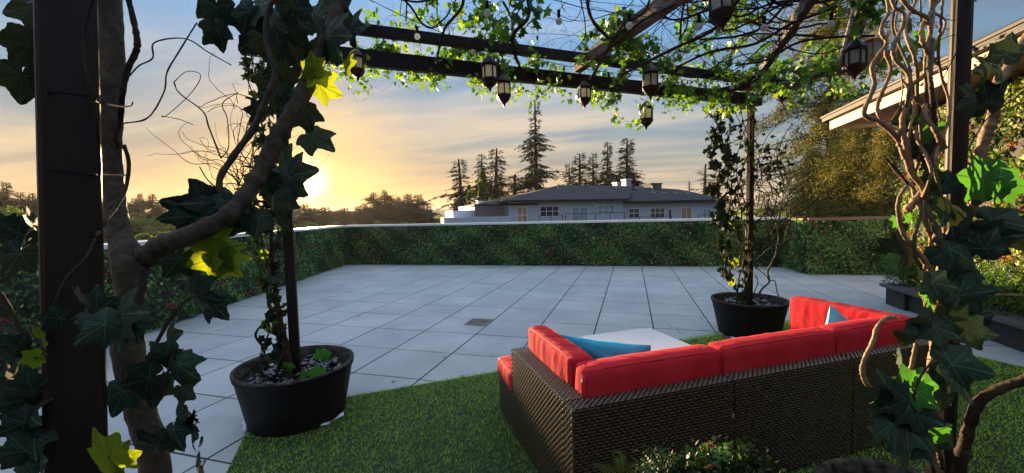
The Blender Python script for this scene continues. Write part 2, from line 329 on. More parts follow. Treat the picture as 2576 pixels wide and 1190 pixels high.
# ================================================================ drain grate, twigs lying on the pavers
T = thing('drain_grate', (-.20, .58, 0), 'small square slotted drain grate set into the grey pavers', 'drain')
dx0, dx1, dy0, dy1 = -.335, -.008, .385, .735
MB().box((dx0, dy0, .0022), (dx1, dy1, .0035)).obj('dark_pit_sheet', m_joint, T)  # black sheet on the pavers stands for the shaded hollow below the bars
fr = MB(); w_ = .014
for a in ((dx0, dy0, dx1, dy0 + w_), (dx0, dy1 - w_, dx1, dy1), (dx0, dy0 + w_ + .0005, dx0 + w_, dy1 - w_ - .0005), (dx1 - w_, dy0 + w_ + .0005, dx1, dy1 - w_ - .0005)): fr.box((a[0], a[1], .0036), (a[2], a[3], .010))
fr.obj('frame', m_steel, T)
for i in range(9):
    x = dx0 + w_ + .008 + i * (dx1 - dx0 - 2 * w_ - .012) / 9 + .01; MB().box((x, dy0 + w_ + .001, .0036), (x + .009, dy1 - w_ - .001, .009)).obj('bar', m_steel, T)

# ================================================================ planter bench and tall hedge on the right
T = thing('planter_bench', (6.0, 1.0, 0), 'long dark block planter with a slab edge at the foot of the tall hedge', 'planter')
MB().box((5.90, -3.2, 0), (6.6, 2.70, .27)).obj('planter_body', m_blk, T)
bev(MB().box((5.84, 2.40, 0), (6.62, 2.86, .272)).obj('end_block', m_blk, T), .006)
bev(MB().box((5.78, -3.2, .274), (6.12, 2.92, .325)).obj('slab', m_capst, T), .006)
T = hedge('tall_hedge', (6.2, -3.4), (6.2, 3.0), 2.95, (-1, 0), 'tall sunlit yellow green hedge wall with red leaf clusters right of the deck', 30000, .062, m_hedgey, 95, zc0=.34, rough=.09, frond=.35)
MB().box((6.2, -3.4, .2), (6.5, 3.0, 2.95)).obj('backing', m_wall, T)
# fresh green low shrub in the planter's end
def blob_shrub(name, c, r, n, size, m, lab, cat='shrub', group=None, outline=OVAL, up=(0, 0, 1), upw=.8):
    T = thing(name, (c[0], c[1], c[2] - r[2]), lab, cat, group); u_ = RNG.normal(size=(n, 3)); u_ /= np.linalg.norm(u_, axis=1)[:, None]; rr = RNG.random(n) ** .35
    lump = 1 + .18 * np.sin(u_[:, 0] * 5 + 1) * np.cos(u_[:, 1] * 6) + .1 * np.sin(u_[:, 2] * 9)
    p = np.array(c) + u_ * (rr * lump)[:, None] * np.array(r)
    obj('foliage', poly_cloud(p, size * RNG.uniform(.6, 1.3, n), outline, up, upw), len(outline), m, T, rnd=np.clip(.5 + .25 * np.sin(p[:, 0] * 9 + p[:, 2] * 7) + RNG.normal(size=n) * .2, 0, 1))
    MB().tube([(c[0], c[1], c[2] - r[2]), (c[0] + .02, c[1], c[2])], [.012, .006], 5).obj('stem', m_wall, T)
    return T
m_fresh = leafmat('fresh_green', [(0, (.015, .05, .012)), (.5, (.04, .12, .03)), (1, (.12, .24, .05))], rough=.45, trans=.3)
blob_shrub('shrub', (6.02, 2.80, .60), (.25, .24, .42), 2600, .055, m_fresh, 'fresh green feathery shrub at the end of the block planter', outline=NEEDLE)
blob_shrub('shrub', (6.04, 1.2, .55), (.25, .6, .32), 2600, .055, m_fresh, 'low green shrub in the middle of the block planter', outline=NEEDLE)

# ================================================================ penthouse roof on the right
m_fascia = mat('cream_fascia', (.36, .28, .16), (.42, .33, .19), rough=.55, scale=4)
m_gut = mat('dark_gutter', (.010, .008, .006), (.018, .014, .011), rough=.6, metal=0, spec=.3)
m_soffit = mat('wood_soffit', (.20, .075, .035), (.27, .11, .05), rough=.6, scale=3, stretch=(12, .6, 1), bump=.15)
m_shing = mat('roof_shingle', (.010, .011, .016), (.020, .022, .029), rough=.85, scale=2.2, detail=8, bump=.4, bscale=14)
m_grey = mat('siding_grey', (.54, .54, .60), (.60, .60, .66), rough=.7, scale=1)
T = thing('penthouse', (6.4, 0, 0), 'penthouse building with a dark gutter, cream fascia and reddish soffit at the right', 'building')
X0, X1, Y1 = 5.42, 9.5, 4.15
MB().box((X0 + .14, -4, 3.03), (X1, Y1 - .14, 3.06)).obj('soffit', m_soffit, T)
MB().box((X0 + .09, -4, 2.975), (X0 + .135, Y1 - .135, 3.13)).box((X0 + .09, Y1 - .132, 2.975), (X1, Y1 - .09, 3.13)).obj('fascia', m_fascia, T)
gt = MB().box((X0, -4, 3.135), (X0 + .13, Y1, 3.20)).box((X0 + .132, Y1 - .13, 3.135), (X1, Y1, 3.20)).box((X0 - .022, -4, 3.203), (X0 + .10, Y1 + .02, 3.235)); gt.obj('gutter', m_gut, T)
MB().box((X0 + .02, -4, 3.24), (X0 + .16, Y1 - .02, 3.255)).obj('drip_edge', m_gut, T)
rz = 4.6; obj('roof', [(X0 + .02, -4, 3.262), (X1, -4, rz), (X1, 0.2, rz), (X0 + .02, Y1, 3.262), (X1, Y1, 3.262)], [(0, 1, 2, 3), (3, 2, 4)], m_shing, T)
MB().box((6.62, -4, 0), (9.4, 2.95, 3.03)).obj('wall', m_grey, T)

# ================================================================ neighbouring grey house beyond the back wall
F0 = V(1205, 535, 39); F1 = V(1850, 535, 47); UA = (F1 - F0); UA[2] = 0; UA /= np.linalg.norm(UA); NA = np.array([UA[1], -UA[0], 0.])      # NA faces us
def fp(x, y, off=0.):          # point of the facade plane (moved off metres towards us) on this line of sight
    d = V(x, y, 1) - CAM; k = ((F0 + NA * off - CAM) @ NA) / (d @ NA); return CAM + d * k
def loc2(p): return ((p - F0) @ UA, p[2])
s4 = lambda x, y: ((1650 + x / 2.342) / 1.49068, (500 + y / 2.342) / 1.49068)
Tb = thing('house', (*F0[:2], -14), 'low grey apartment house with a dark shingled hip roof beyond the back hedge', 'building'); AXB = (UA[:2], -NA[:2])
def fbox(x0, x1, z0, z1, d0, d1, name, m, par=Tb):     # d measured away from us
    return MB().box((x0, d0, z0), (x1, d1, z1), AXB, F0[:2]).obj(name, m, par)
ze = 2.78
ua = loc2(fp(*s4(605, 650)))[0]; ub = loc2(fp(*s4(1605, 650)))[0]; uc = loc2(fp(*s4(2500, 650)))[0]; u0 = loc2(fp(*s4(345, 650)))[0]; um1 = loc2(fp(*s4(140, 700)))[0]
m_glass = mat('window_glass', (.02, .025, .03), (.05, .055, .06), rough=.05, spec=.8, scale=.6)
m_amber = mat('sunset_glass', (.42, .24, .12), (.60, .38, .20), rough=.1, spec=.7, scale=1.2)  # amber base colour carries the sunset reflected in the panes
m_white = mat('white_frame', (.82, .82, .84), (.86, .86, .88), rough=.5)
m_blind = mat('pale_blind', (.28, .33, .33), (.40, .45, .44), rough=.6, scale=2)
m_rail = mat('dark_rail', (.03, .035, .045), rough=.5)
fbox(ua, ub, -14, ze, 0, 14, 'wall', m_grey); fbox(ub + .003, uc, -14, ze - .25, .6, 14, 'wall', m_grey); fbox(u0, ua - .003, -14, ze - .3, 2.5, 14, 'wall', m_grey)
m_whitew = mat('white_wall', (.70, .70, .76), (.76, .76, .82), rough=.6); zp = loc2(fp(*s4(370, 672)))[1]
fbox(um1, u0 - .003, -14, zp, 2.3, 9, 'wing', m_whitew); fbox(um1 - 1.2, ua - .01, -14, loc2(fp(*s4(370, 733)))[1], -.5, 2.2, 'terrace_wall', m_grey)
fbox(um1 + 2.6, um1 + 3.2, zp + .003, zp + .95, 2.6, 3.4, 'chimney', m_white)
def roofpart(E, R, name='roof', dpt=7.0, ov=.55):
    """front slope: eave stations E [(u,z)], ridge stations R [(u,z)] dpt behind; closed to the back"""
    P = [F0 * [1, 1, 0] + UA * u_ + NA * ov + [0, 0, z] for u_, z in E] + [F0 * [1, 1, 0] + UA * u_ - NA * dpt + [0, 0, z] for u_, z in R]
    Bk = [F0 * [1, 1, 0] + UA * u_ - NA * (2 * dpt + ov) + [0, 0, z] for u_, z in E]; n = len(E); k = len(R)
    low = [p - [0, 0, .16] for p in P[:n]]; V_ = P + Bk + low; o = n + k
    F = [tuple(range(n)) + tuple(range(n + k - 1, n - 1, -1))] if k else []
    F += [(0, n, o), (n - 1, o + n - 1, n + k - 1), tuple(range(n, n + k)) + tuple(range(o + n - 1, o - 1, -1))]
    F += [(o + n + i, o + n + i + 1, i + 1, i) for i in range(n - 1)] + [(o + n, o, 0), (o + 2 * n - 1, n - 1, o + n - 1)]
    return obj(name, V_, F, m_shing, Tb)
def ru(x, y, off):  return loc2(fp(*s4(x, y), off))
roofpart([(ua - .9, ze), (ub + .4, ze)], [ru(1045, 455, -7), ru(1700, 462, -7)])
roofpart([(ub - 3.0, ze - .27), (uc + .5, ze - .27)], [ru(1640, 470, -7.6), ru(1890, 478, -7.6), ru(2100, 492, -7.6)], dpt=7.6, ov=.0)
roofpart([(u0 - .5, ze - .32), (ua + 3, ze - .32)], [ru(640, 548, -5.6), ru(860, 545, -5.6)], dpt=3.2, ov=-2.3 if False else .1)
fbox(ua - .95, ub + .45, ze - .22, ze - .165, -.62, -.50, 'gutter', m_rail); fbox(ub + .5, uc + .5, ze - .50, ze - .435, -.07, .04, 'gutter', m_rail)
def window(x0, y0, x1, y1, kind, off, cols, rows, gm):
    (a, z1), (b_, z0) = loc2(fp(*s4(x0, y0), -off)), loc2(fp(*s4(x1, y1), -off)); z0 = max(z0, -.35)
    w = fbox(a + .05, b_ - .05, z0 + .05, z1 - .05, off - .03, off - .002, kind, gm)
    fr = MB(); fwd = .07
    for q in ((a, a + fwd, z0, z1), (b_ - fwd, b_, z0, z1), (a + fwd, b_ - fwd, z0, z0 + fwd), (a + fwd, b_ - fwd, z1 - fwd, z1)): fr.box((q[0], off - .07, q[2]), (q[1], off - .032, q[3]), AXB, F0[:2])
    for i in range(1, cols): xx = a + (b_ - a) * i / cols; fr.box((xx - .03, off - .062, z0 + fwd), (xx + .03, off - .031, z1 - fwd), AXB, F0[:2])
    if rows > 1: zz_ = z0 + (z1 - z0) * .52; fr.box((a + fwd, off - .058, zz_ - .03), (b_ - fwd, off - .0305, zz_ + .03), AXB, F0[:2])
    fo = fr.obj('frame', m_white, w); return w
for q in ((672, 645, 770, 800, 'door', 0, 2, 2, m_amber), (875, 642, 1045, 730, 'window', 0, 3, 2, m_glass), (1152, 650, 1302, 800, 'door', 0, 2, 1, m_blind), (1378, 630, 1538, 715, 'window', 0, 3, 2, m_blind),
          (1652, 660, 1752, 745, 'window', .6, 2, 2, m_glass), (1845, 655, 1972, 745, 'window', .6, 3, 2, m_glass), (2000, 662, 2035, 780, 'door', .6, 1, 1, m_glass), (2115, 650, 2212, 780, 'door', .6, 2, 1, m_amber),
          (2305, 660, 2378, 780, 'door', .6, 2, 1, m_blind), (2440, 650, 2485, 712, 'window', .6, 1, 2, m_blind)): window(*q)
for x0, y0, x1 in ((868, 716, 1075), (1100, 705, 1620), (1750, 732, 2035), (2270, 713, 2495)):
    (a, z1), (b_, _) = loc2(fp(*s4(x0, y0), 1.4)), loc2(fp(*s4(x1, y0), 1.4)); rl = MB(); rl.box((a, -1.43, z1 - .05), (b_, -1.37, z1), AXB, F0[:2]).box((a, -1.42, -.55), (b_, -1.38, -.5), AXB, F0[:2])
    k = max(2, int((b_ - a) / 1.3))
    for i in range(k + 1): xx = a + (b_ - a - .05) * i / k; rl.box((xx, -1.425, -1.2), (xx + .05, -1.375, z1 - .052), AXB, F0[:2])
    rl.obj('balcony_rail', m_rail, Tb); fbox(a, b_, -1.4, -1.2, -1.5, -.002, 'balcony_floor', m_grey)
m_vent = mat('roof_vent', (.34, .35, .38), (.5, .51, .54), rough=.5, metal=.3); m_brick = mat('chimney_brick', (.12, .09, .075), (.18, .14, .11), rough=.8)
def on_roof(x, y, off):
    return fp(*s4(x, y), -off)
for x, y in ((985, 490), (915, 510), (1180, 478), (1325, 477), (1337, 518), (1428, 517), (1562, 478), (1545, 517), (1718, 478), (1672, 516), (1868, 520), (1967, 523), (2073, 525), (2175, 530)):
    yb = 610; frac = (yb - y) / (yb - 462.); p = on_roof(x, y, -.4 + 7.2 * frac + .15); MB().box((-.28, -.2, -.12), (.28, .2, .09), AXB, p).obj('roof_vent', m_vent, Tb)
for x, y, hgt in ((1037, 490, .6), (1530, 485, .6), (1383, 520, .5), (1505, 540, .5), (1865, 508, .6), (610, 597, .4)):
    frac = (610 - y) / 148.; p = on_roof(x, y, -.4 + 7.2 * frac); MB().tube([p - [0, 0, .2], p + [0, 0, hgt]], .06, 8).obj('vent_pipe', m_vent, Tb)
for x, y, w_, h_, m_ in ((1637, 446, .36, .72, m_vent), (1555, 452, .3, .42, m_vent), (1880, 472, .75, .6, m_brick)):
    p = on_roof(x, y, 7.0); MB().box((-w_, -.5, -.8), (w_, .5, h_ - .25), AXB, p).obj('chimney', m_, Tb); MB().box((-w_ - .1, -.6, h_ - .247), (w_ + .1, .6, h_ - .12), AXB, p).obj('chimney_cap', m_white if m_ is m_vent else m_, Tb)

# ================================================================ trees
m_bark = mat('conifer_bark', (.030, .020, .014), (.07, .045, .03), rough=.9, scale=4, stretch=(3, 3, .5), bump=.5)
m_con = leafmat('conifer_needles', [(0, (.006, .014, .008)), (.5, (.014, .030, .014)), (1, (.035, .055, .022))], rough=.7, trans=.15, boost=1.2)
m_cony = leafmat('sunlit_needles', [(0, (.02, .035, .008)), (.4, (.12, .13, .02)), (1, (.62, .44, .055))], rough=.7, trans=.2, boost=1.2)  # gold of the low sun is put into the needle colour
m_dec = leafmat('broad_leaves', [(0, (.03, .06, .015)), (.5, (.08, .13, .03)), (1, (.17, .22, .05))], rough=.6, trans=.35)
m_pop = leafmat('poplar_leaves', [(0, (.04, .07, .012)), (.5, (.09, .13, .022)), (1, (.17, .19, .04))], rough=.6, trans=.4)
def conifer_mesh(h, r, seed, whorls=26, per=6, droop=.35, spr=13, bare=.12, irr=.35, ssize=.72, pw=.78):
    """conifer of height h and crown radius r at the origin -> (trunk MB, needle polygons, rnd)"""
    g = np.random.default_rng(seed); tb = MB(); zt = np.linspace(0, h, 9); lean = g.normal(size=2) * .01 * h
    ctr = np.c_[lean[0] * (zt / h) ** 2, lean[1] * (zt / h) ** 2, zt]; tb.tube(ctr, np.linspace(h * .017, h * .0025, 9), 7); C_, S_, R_ = [], [], []; Rb = []
    for i in range(whorls * per):
        f = ((i + g.random()) / (whorls * per)) ** 1.05; z = h * (bare + (1 - bare) * f); env = r * (1 - f) ** pw * (1 - math.exp(-(1 - f) * 30)) * (.75 + .25 * math.sin(f * 30 + seed))
        ln = max(.02 * h, env * g.uniform(1 - irr * 1.6, 1 + irr)); a = g.random() * 2 * math.pi; dr = np.array([math.cos(a), math.sin(a), 0]); dz = g.uniform(-.15, .25) * (1 if f < .8 else 3)
        k = max(3, int(spr * ln / r) + 2); q = np.linspace(0, 1, k); P = np.array([lean[0] * f * f, lean[1] * f * f, z]) + dr * (q * ln)[:, None] + np.array([0, 0, 1.]) * (dz * ln * q - droop * ln * q ** 2)[:, None]
        P[:, :2] += np.cumsum(g.normal(size=(k, 2)) * .02 * ln, 0)
        if ln > .12 * r: tb.tube(P, np.linspace(h * .0028, h * .0007, k), 3, cap=False)
        side = np.cross(dr, [0, 0, 1.]); br = g.random()
        for j in range(1, k):
            for s_ in (-1, 1, 0):
                sl_ = min(1, env / r * 1.2 + .58) * ssize * (1.15 - .7 * q[j]) * g.uniform(.6, 1.3) * r * .22; d = dr * .7 + side * s_ * g.uniform(.5, 1.1) + np.array([0, 0, -.35 - .4 * g.random()]); d /= np.linalg.norm(d)
                C_.append(P[j] + d * sl_ * .5); S_.append((d, sl_)); R_.append(np.clip(.5 * br + .5 * g.random(), 0, 1))
    n = len(C_); D = np.array([s[0] for s in S_]); Ls = np.array([s[1] for s in S_]); C_ = np.array(C_); P = []
    for sub in range(3):       # each spray is three ragged slivers
        D2 = D + g.normal(size=(n, 3)) * .28; D2 /= np.linalg.norm(D2, axis=1)[:, None]; W = np.cross(D2, g.normal(size=(n, 3)) * .5 + [0, 0, 1.]); W /= np.linalg.norm(W, axis=1)[:, None]
        l = Ls[:, None] * g.uniform(.35, .55, (n, 1)); wd = Ls[:, None] * g.uniform(.05, .13, (n, 1)); c = C_ + g.normal(size=(n, 3)) * Ls[:, None] * .12
        P.append(np.stack([c - D2 * l, c + W * wd, c + D2 * l, c - W * wd], 1))
    P = np.concatenate(P, 0).reshape(-1, 3); return tb, P, np.tile(np.array(R_), 3)
PROTO = {}
def conifer(kind, loc, h, label, group=None, m=None, rz=0, name='conifer', wide=1, **kw):
    key = (kind, m.name if m else '')
    if key not in PROTO:
        tb, P, R_ = conifer_mesh(20., 4.2, kind * 7 + 3, **kw); T = thing(name, loc, label, 'tree', group)
        tb.obj('trunk', m_bark, T, local=True); obj('crown', P, 4, m or m_con, T, rnd=R_, local=True); PROTO[key] = T
    else: T = copytree(PROTO[key]); T['label'] = label
    T.location = tuple(loc); s_ = h / 20.; T.scale = (s_ * wide, s_ * wide, s_); T.rotation_euler = (0, 0, rz)
    if group: T['group'] = group
    elif 'group' in T: del T['group']
    return T
def tree_at(kind, x, ytop, t, label, wpx=None, group=None, m=None, zb=-14., **kw):
    top = V(x, ytop, t); h = top[2] - zb; wide = 1
    if wpx: hv = h - 15.6; wide = min(5.5, (wpx / FPX * t) / (4.2 * h / 20 * (max(hv, 2.5) / h) ** (.85 if kind < 7 else .6)) * (1.5 if kind < 7 else 1.7))
    return conifer(kind, (top[0], top[1], zb), h, label, group, m, rz=x * .37, wide=wide, **kw)
A = dict(whorls=38, per=10, droop=.30, irr=.35); B_ = dict(whorls=34, per=9, droop=.05, irr=.3, spr=14); Cc = dict(whorls=30, per=9, droop=.6, irr=.6, spr=16); Dd = dict(whorls=30, per=7, droop=.15, irr=.4, spr=9, ssize=.42)
tree_at(1, 1345, 258, 62, 'tallest conifer standing behind the grey house', 52, whorls=34, per=8, droop=.28, irr=.34, spr=17, ssize=.6, bare=.2, pw=.8)
tree_at(2, 1163, 400, 60, 'ragged dark conifer leftmost beside the grey house', 46, **Cc)
tree_at(2, 1209, 386, 66, 'drooping conifer just right of the leftmost one beside the grey house', 34)
tree_at(2, 1240, 373, 64, 'thin topped ragged conifer left of the tallest one', 52)
tree_at(2, 1288, 440, 60, 'low ragged conifer tucked against the left of the tallest one', 50)
tree_at(3, 1575, 350, 72, 'pointed conifer above the right part of the grey roof', 50, **A)
tree_at(3, 1525, 358, 80, 'narrow conifer second from the right above the grey roof', 34)
tree_at(4, 1490, 385, 84, 'slim open conifer in the middle of the row above the grey roof', 34, **B_)
tree_at(4, 1456, 386, 82, 'dark conifer of the row above the grey roof with a bent top', 46)
tree_at(4, 1432, 412, 90, 'small thin conifer at the left of the row above the grey roof', 30)
tree_at(5, 1768, 412, 80, 'conifer beyond the right end of the grey roof left of the rear post', 44, **Dd)
tree_at(5, 1800, 422, 84, 'second conifer beyond the right end of the grey roof', 38)
tree_at(5, 1738, 455, 110, 'small distant conifer over the right end of the grey roof', 22)
tree_at(5, 1920, 500, 90, 'dark conifer right of the rear post', 46)
tree_at(5, 1985, 520, 100, 'small conifer seen right of the curly branches', 30)
def broad(x, ytop, t, wpx, label, m, group=None, n=5200, zb=-14., size=.55, narrow=False, name='broadleaf_tree', yb=None):
    top = V(x, ytop, t); h = top[2] - zb; R_ = wpx / FPX * t; T = thing(name, (top[0], top[1], zb), label, 'tree', group)
    MB().tube([(top[0], top[1], zb), (top[0] + .1, top[1], zb + h * .5), (top[0], top[1], top[2] - .1 * h)], [h * .022, h * .015, h * .004], 7).obj('trunk', m_bark, T)
    k = 26; cz = top[2] - h * .5 * RNG.random(k) ** .8 if narrow else top[2] - R_ * .5 - RNG.random(k) * min(h * .6, R_ * 2.2)
    fr_ = np.clip((top[2] - cz) / (h * .35 if narrow else R_ * 1.3), .12, 1) ** .6; an = RNG.random(k) * 6.283; rr = R_ * .62 * fr_ * RNG.random(k) ** .5
    cen = np.c_[top[0] + np.cos(an) * rr, top[1] + np.sin(an) * rr, cz]; cr = R_ * RNG.uniform(.28, .48, k) * (.6 + .4 * fr_); i = RNG.integers(0, k, n); u_ = RNG.normal(size=(n, 3)); u_ /= np.linalg.norm(u_, axis=1)[:, None]
    P = cen[i] + u_ * (cr[i] * RNG.random(n) ** .33)[:, None] * [1, 1, .8 if not narrow else 1.3]; P[:, 2] = np.minimum(P[:, 2], top[2])
    obj('crown', poly_cloud(P, size * RNG.uniform(.5, 1.2, n), OVAL, (0, 0, 1), .3), 6, m, T, rnd=np.clip(.3 + .4 * (i % 5) / 5 + RNG.normal(size=n) * .18, 0, 1)); return T
broad(1213, 425, 50, 24, 'pale green slender leafy tree in front of the ragged conifers', m_pop, narrow=True, size=.34)
broad(1178, 462, 49, 14, 'smaller pale green leafy tree left of the slender one', m_pop, narrow=True, size=.34, n=3200)
# treeline to the left and centre, far off
TK = dict(whorls=54, per=8, droop=.2, irr=.4, spr=9, pw=.6, bare=.3)
GT = 'conifers on the distant treeline'
for x, yt, t, wp, kd in ((940, 484, 150, 24, 3), (968, 478, 155, 22, 3), (985, 497, 150, 22, 4), (1003, 495, 160, 20, 3), (1023, 488, 150, 26, 2), (1046, 490, 150, 30, 4), (915, 512, 150, 18, 3), (895, 518, 170, 18, 4), (870, 522, 170, 20, 3), (845, 527, 180, 20, 4),
                         (820, 520, 160, 24, 3), (795, 524, 160, 26, 2), (768, 512, 140, 24, 3), (1065, 520, 150, 22, 4), (955, 505, 140, 20, 4), (1035, 512, 140, 26, 2), (645, 520, 190, 20, 3), (610, 530, 190, 24, 4), (505, 492, 130, 0, 0), (580, 528, 190, 22, 3),
                         (382, 488, 110, 22, 3), (350, 487, 120, 16, 4), (337, 498, 115, 20, 3), (410, 507, 120, 22, 4), (325, 508, 110, 22, 3), (440, 512, 125, 22, 3),
                         (20, 458, 90, 26, 4), (48, 483, 95, 20, 3), (78, 486, 95, 24, 3), (95, 498, 100, 22, 4), (-14, 476, 90, 24, 3), (700, 515, 190, 22, 4), (730, 522, 180, 22, 3), (120, 490, 100, 24, 3), (160, 495, 110, 24, 4), (200, 490, 110, 24, 3), (240, 498, 115, 24, 4), (280, 492, 112, 22, 3)):
    if kd == 0: broad(x, yt, t, 26, 'rounded tree top standing above the treeline left of the big leaves', m_dec, size=1.0, n=2600); continue
    tree_at(7 + kd % 3, x, yt, t, 'dark conifer standing in the distant treeline at the left and centre', wp, GT, **TK)
GB = 'leafy trees below the distant treeline'
for x, yt, t, wp in ((345, 520, 100, 50), (420, 516, 110, 50), (500, 520, 110, 56), (580, 524, 115, 56), (650, 530, 120, 56), (20, 505, 80, 56), (90, 510, 80, 56), (830, 538, 140, 60), (900, 536, 140, 60), (1000, 532, 150, 56), (760, 536, 130, 56), (330, 545, 70, 30), (385, 540, 85, 44), (450, 525, 90, 40), (520, 535, 95, 42), (590, 545, 90, 40), (650, 548, 95, 40), (345, 575, 60, 36), (420, 570, 62, 40), (500, 572, 64, 40), (580, 575, 66, 40), (20, 520, 60, 44), (70, 545, 55, 40), (0, 560, 46, 44), (110, 530, 60, 44), (720, 552, 95, 40), (780, 550, 110, 34), (840, 548, 120, 36), (900, 546, 130, 36), (960, 545, 130, 34), (1020, 545, 120, 34), (180, 535, 70, 44), (250, 540, 70, 44)):
    broad(x, yt, t, wp, 'bushy green tree below the distant treeline', m_dec, GB, n=3000, size=.75)
# woods filling the middle distance
nw = 26000; an = np.radians(RNG.uniform(-75, 60, nw)); rr = RNG.uniform(130, 700, nw) ; zt = -14 + RNG.random(nw) ** .5 * (9.5 + 3 * np.sin(an * 9) + 2 * np.sin(an * 23 + rr * .02))
tag(obj('woodland', poly_cloud(np.c_[CAM[0] + np.sin(an) * rr, CAM[1] + np.cos(an) * rr, zt], 3.2 * RNG.uniform(.5, 1.3, nw), OVAL, (0, 0, 1), .5), 6, m_dec, rnd=RNG.random(nw)), 'dark woodland filling the valley beyond the deck', 'woodland', kind='stuff')
# big trees on the right
def bough_tree(x, ytop, t, wpx, ybot, label, n, m, seed, pw=.62, lo=.3, kk=16, sz=.15, tr=(.3, .05), rise=.25, drp=.42):
    g = np.random.default_rng(seed); top = V(x, ytop, t); bot = V(x, ybot, t); R_ = wpx / FPX * t; T = thing('cedar_tree', (top[0], top[1], -14), label, 'tree')
    tb = MB(); tb.tube([(top[0], top[1], -14), (top[0], top[1], top[2] - .3)], list(tr), 7); C_ = []; q_ = []
    for i in range(n):
        f = g.random(); z = bot[2] + (top[2] - bot[2]) * f; a = g.random() * 6.283; ln = R_ * (1 - f) ** pw * g.uniform(lo, 1.2); dr = np.array([math.cos(a), math.sin(a), 0]); k = 16; q = np.linspace(0, 1, k)
        P = np.array([top[0], top[1], z]) + dr * (q * ln)[:, None] + np.array([0, 0, 1.]) * (rise * q * ln - drp * ln * q ** 2)[:, None]; tb.tube(P, np.linspace(.05, .012, k), 3, cap=False)
        for j in range(3, k):
            C_.append(P[j] + g.normal(size=(kk, 3)) * [.24, .24, .20]); q_.append(np.clip(.3 + .35 * g.random() + g.normal(size=kk) * .15, 0, 1))
    C_ = np.concatenate(C_); tb.obj('trunk', m_bark, T); obj('crown', poly_cloud(C_, sz * RNG.uniform(.5, 1.3, len(C_)), NEEDLE, (0, 0, -1), .8), 4, m, T, rnd=np.concatenate(q_)); return T
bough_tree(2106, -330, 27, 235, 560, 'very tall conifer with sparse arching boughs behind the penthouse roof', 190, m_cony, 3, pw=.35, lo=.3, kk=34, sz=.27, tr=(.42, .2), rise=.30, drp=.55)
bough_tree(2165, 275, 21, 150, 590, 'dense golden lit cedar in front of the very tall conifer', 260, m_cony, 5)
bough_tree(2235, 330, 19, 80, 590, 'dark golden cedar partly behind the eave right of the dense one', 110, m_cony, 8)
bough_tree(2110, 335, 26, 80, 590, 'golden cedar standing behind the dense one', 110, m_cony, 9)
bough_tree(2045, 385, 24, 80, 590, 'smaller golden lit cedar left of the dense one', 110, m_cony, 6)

# ================================================================ artificial lawn
RL = np.array([-.608, -2.364]); RR = np.array([3.365, .674]); PA = (RR - RL) / np.linalg.norm(RR - RL); PB = np.array([PA[1], -PA[0]])      # along the rear beam / towards the camera
e0 = RL + PB * -.19 + PA * -.33; e1 = RR + PB * -.12 + PA * 1.35
mat_poly = [e0, e1, e1 + PB * 6.2, e0 + PB * 6.2]
tag(obj('lawn_backing', [(*p, .006) for p in mat_poly], [(3, 2, 1, 0)], m_turfb), kind='structure')
n = 150000; Lw = np.linalg.norm(e1 - e0); a = RNG.random(n) * Lw; b_ = 4.3 * RNG.random(n) ** 1.15 - .012; P0 = e0[None] + PA * a[:, None] + PB * b_[:, None]
edge = np.minimum(np.minimum(a, Lw - a), b_); 
dc = np.hypot(P0[:, 0] - CAM[0], P0[:, 1] - CAM[1]); hgt = RNG.uniform(.011, .022, n); wd = .0016 + .0010 * dc; lean = RNG.normal(size=(n, 2)) * .010 + PA * .004; ang = RNG.random(n) * 6.283
wx, wy = np.cos(ang) * wd / 2, np.sin(ang) * wd / 2; z0 = np.full(n, .005)
T3 = np.stack([np.c_[P0[:, 0] - wx, P0[:, 1] - wy, z0], np.c_[P0[:, 0] + wx, P0[:, 1] + wy, z0], np.c_[P0 + lean, z0 + hgt]], 1).reshape(-1, 3)
shade = np.clip(.45 + .13 * np.sin(P0[:, 0] * 2.3 + 2 * np.sin(P0[:, 1] * 1.7)) + RNG.normal(size=n) * .2 + .10 * np.sin(P0[:, 0] * 9) * np.sin(P0[:, 1] * 7), 0, .95); shade[RNG.random(n) < .02] = 1
tag(obj('artificial_grass', T3, 3, m_turf, rnd=shade), 'green artificial grass laid under the pergola', 'grass', kind='stuff')

# ================================================================ wicker sofa
SN = np.array([1.692, -3.024]); SA = np.array([-.5552, .8317]); SE = np.array([.8317, .5552]); m_wd = mat('wicker_core', (.010, .008, .007), rough=.9)
m_wick = mat('wicker_strand', (.014, .010, .007), (.09, .056, .028), rough=.28, scale=60, spec=.65)
nt_ = m_wick.node_tree; nt_.nodes['Principled BSDF'].inputs['Coat Weight'].default_value = .25
m_red_f = mat('red_fabric', (.56, .022, .034), (.66, .032, .045), rough=.9, spec=.15, scale=5, bump=.5, bscale=16); m_red_f.node_tree.nodes['Principled BSDF'].inputs['Sheen Weight'].default_value = .0
m_orange_f = m_red_f
m_pipe = mat('red_piping', (.48, .015, .025), rough=.7)
m_teal = mat('teal_fabric', (.02, .46, .70), (.04, .54, .76), rough=.6, scale=5, bump=.15, bscale=500); m_teal2 = mat('light_teal_fabric', (.05, .44, .52), (.08, .52, .60), rough=.7, scale=5, bump=.15, bscale=500)
m_dgl = mat('frosted_glass_top', (.72, .75, .76), (.78, .80, .81), rough=.22, scale=2, spec=.6)
def SL(a, b, z): return np.array([*(SN + SA * a + SE * b), z])
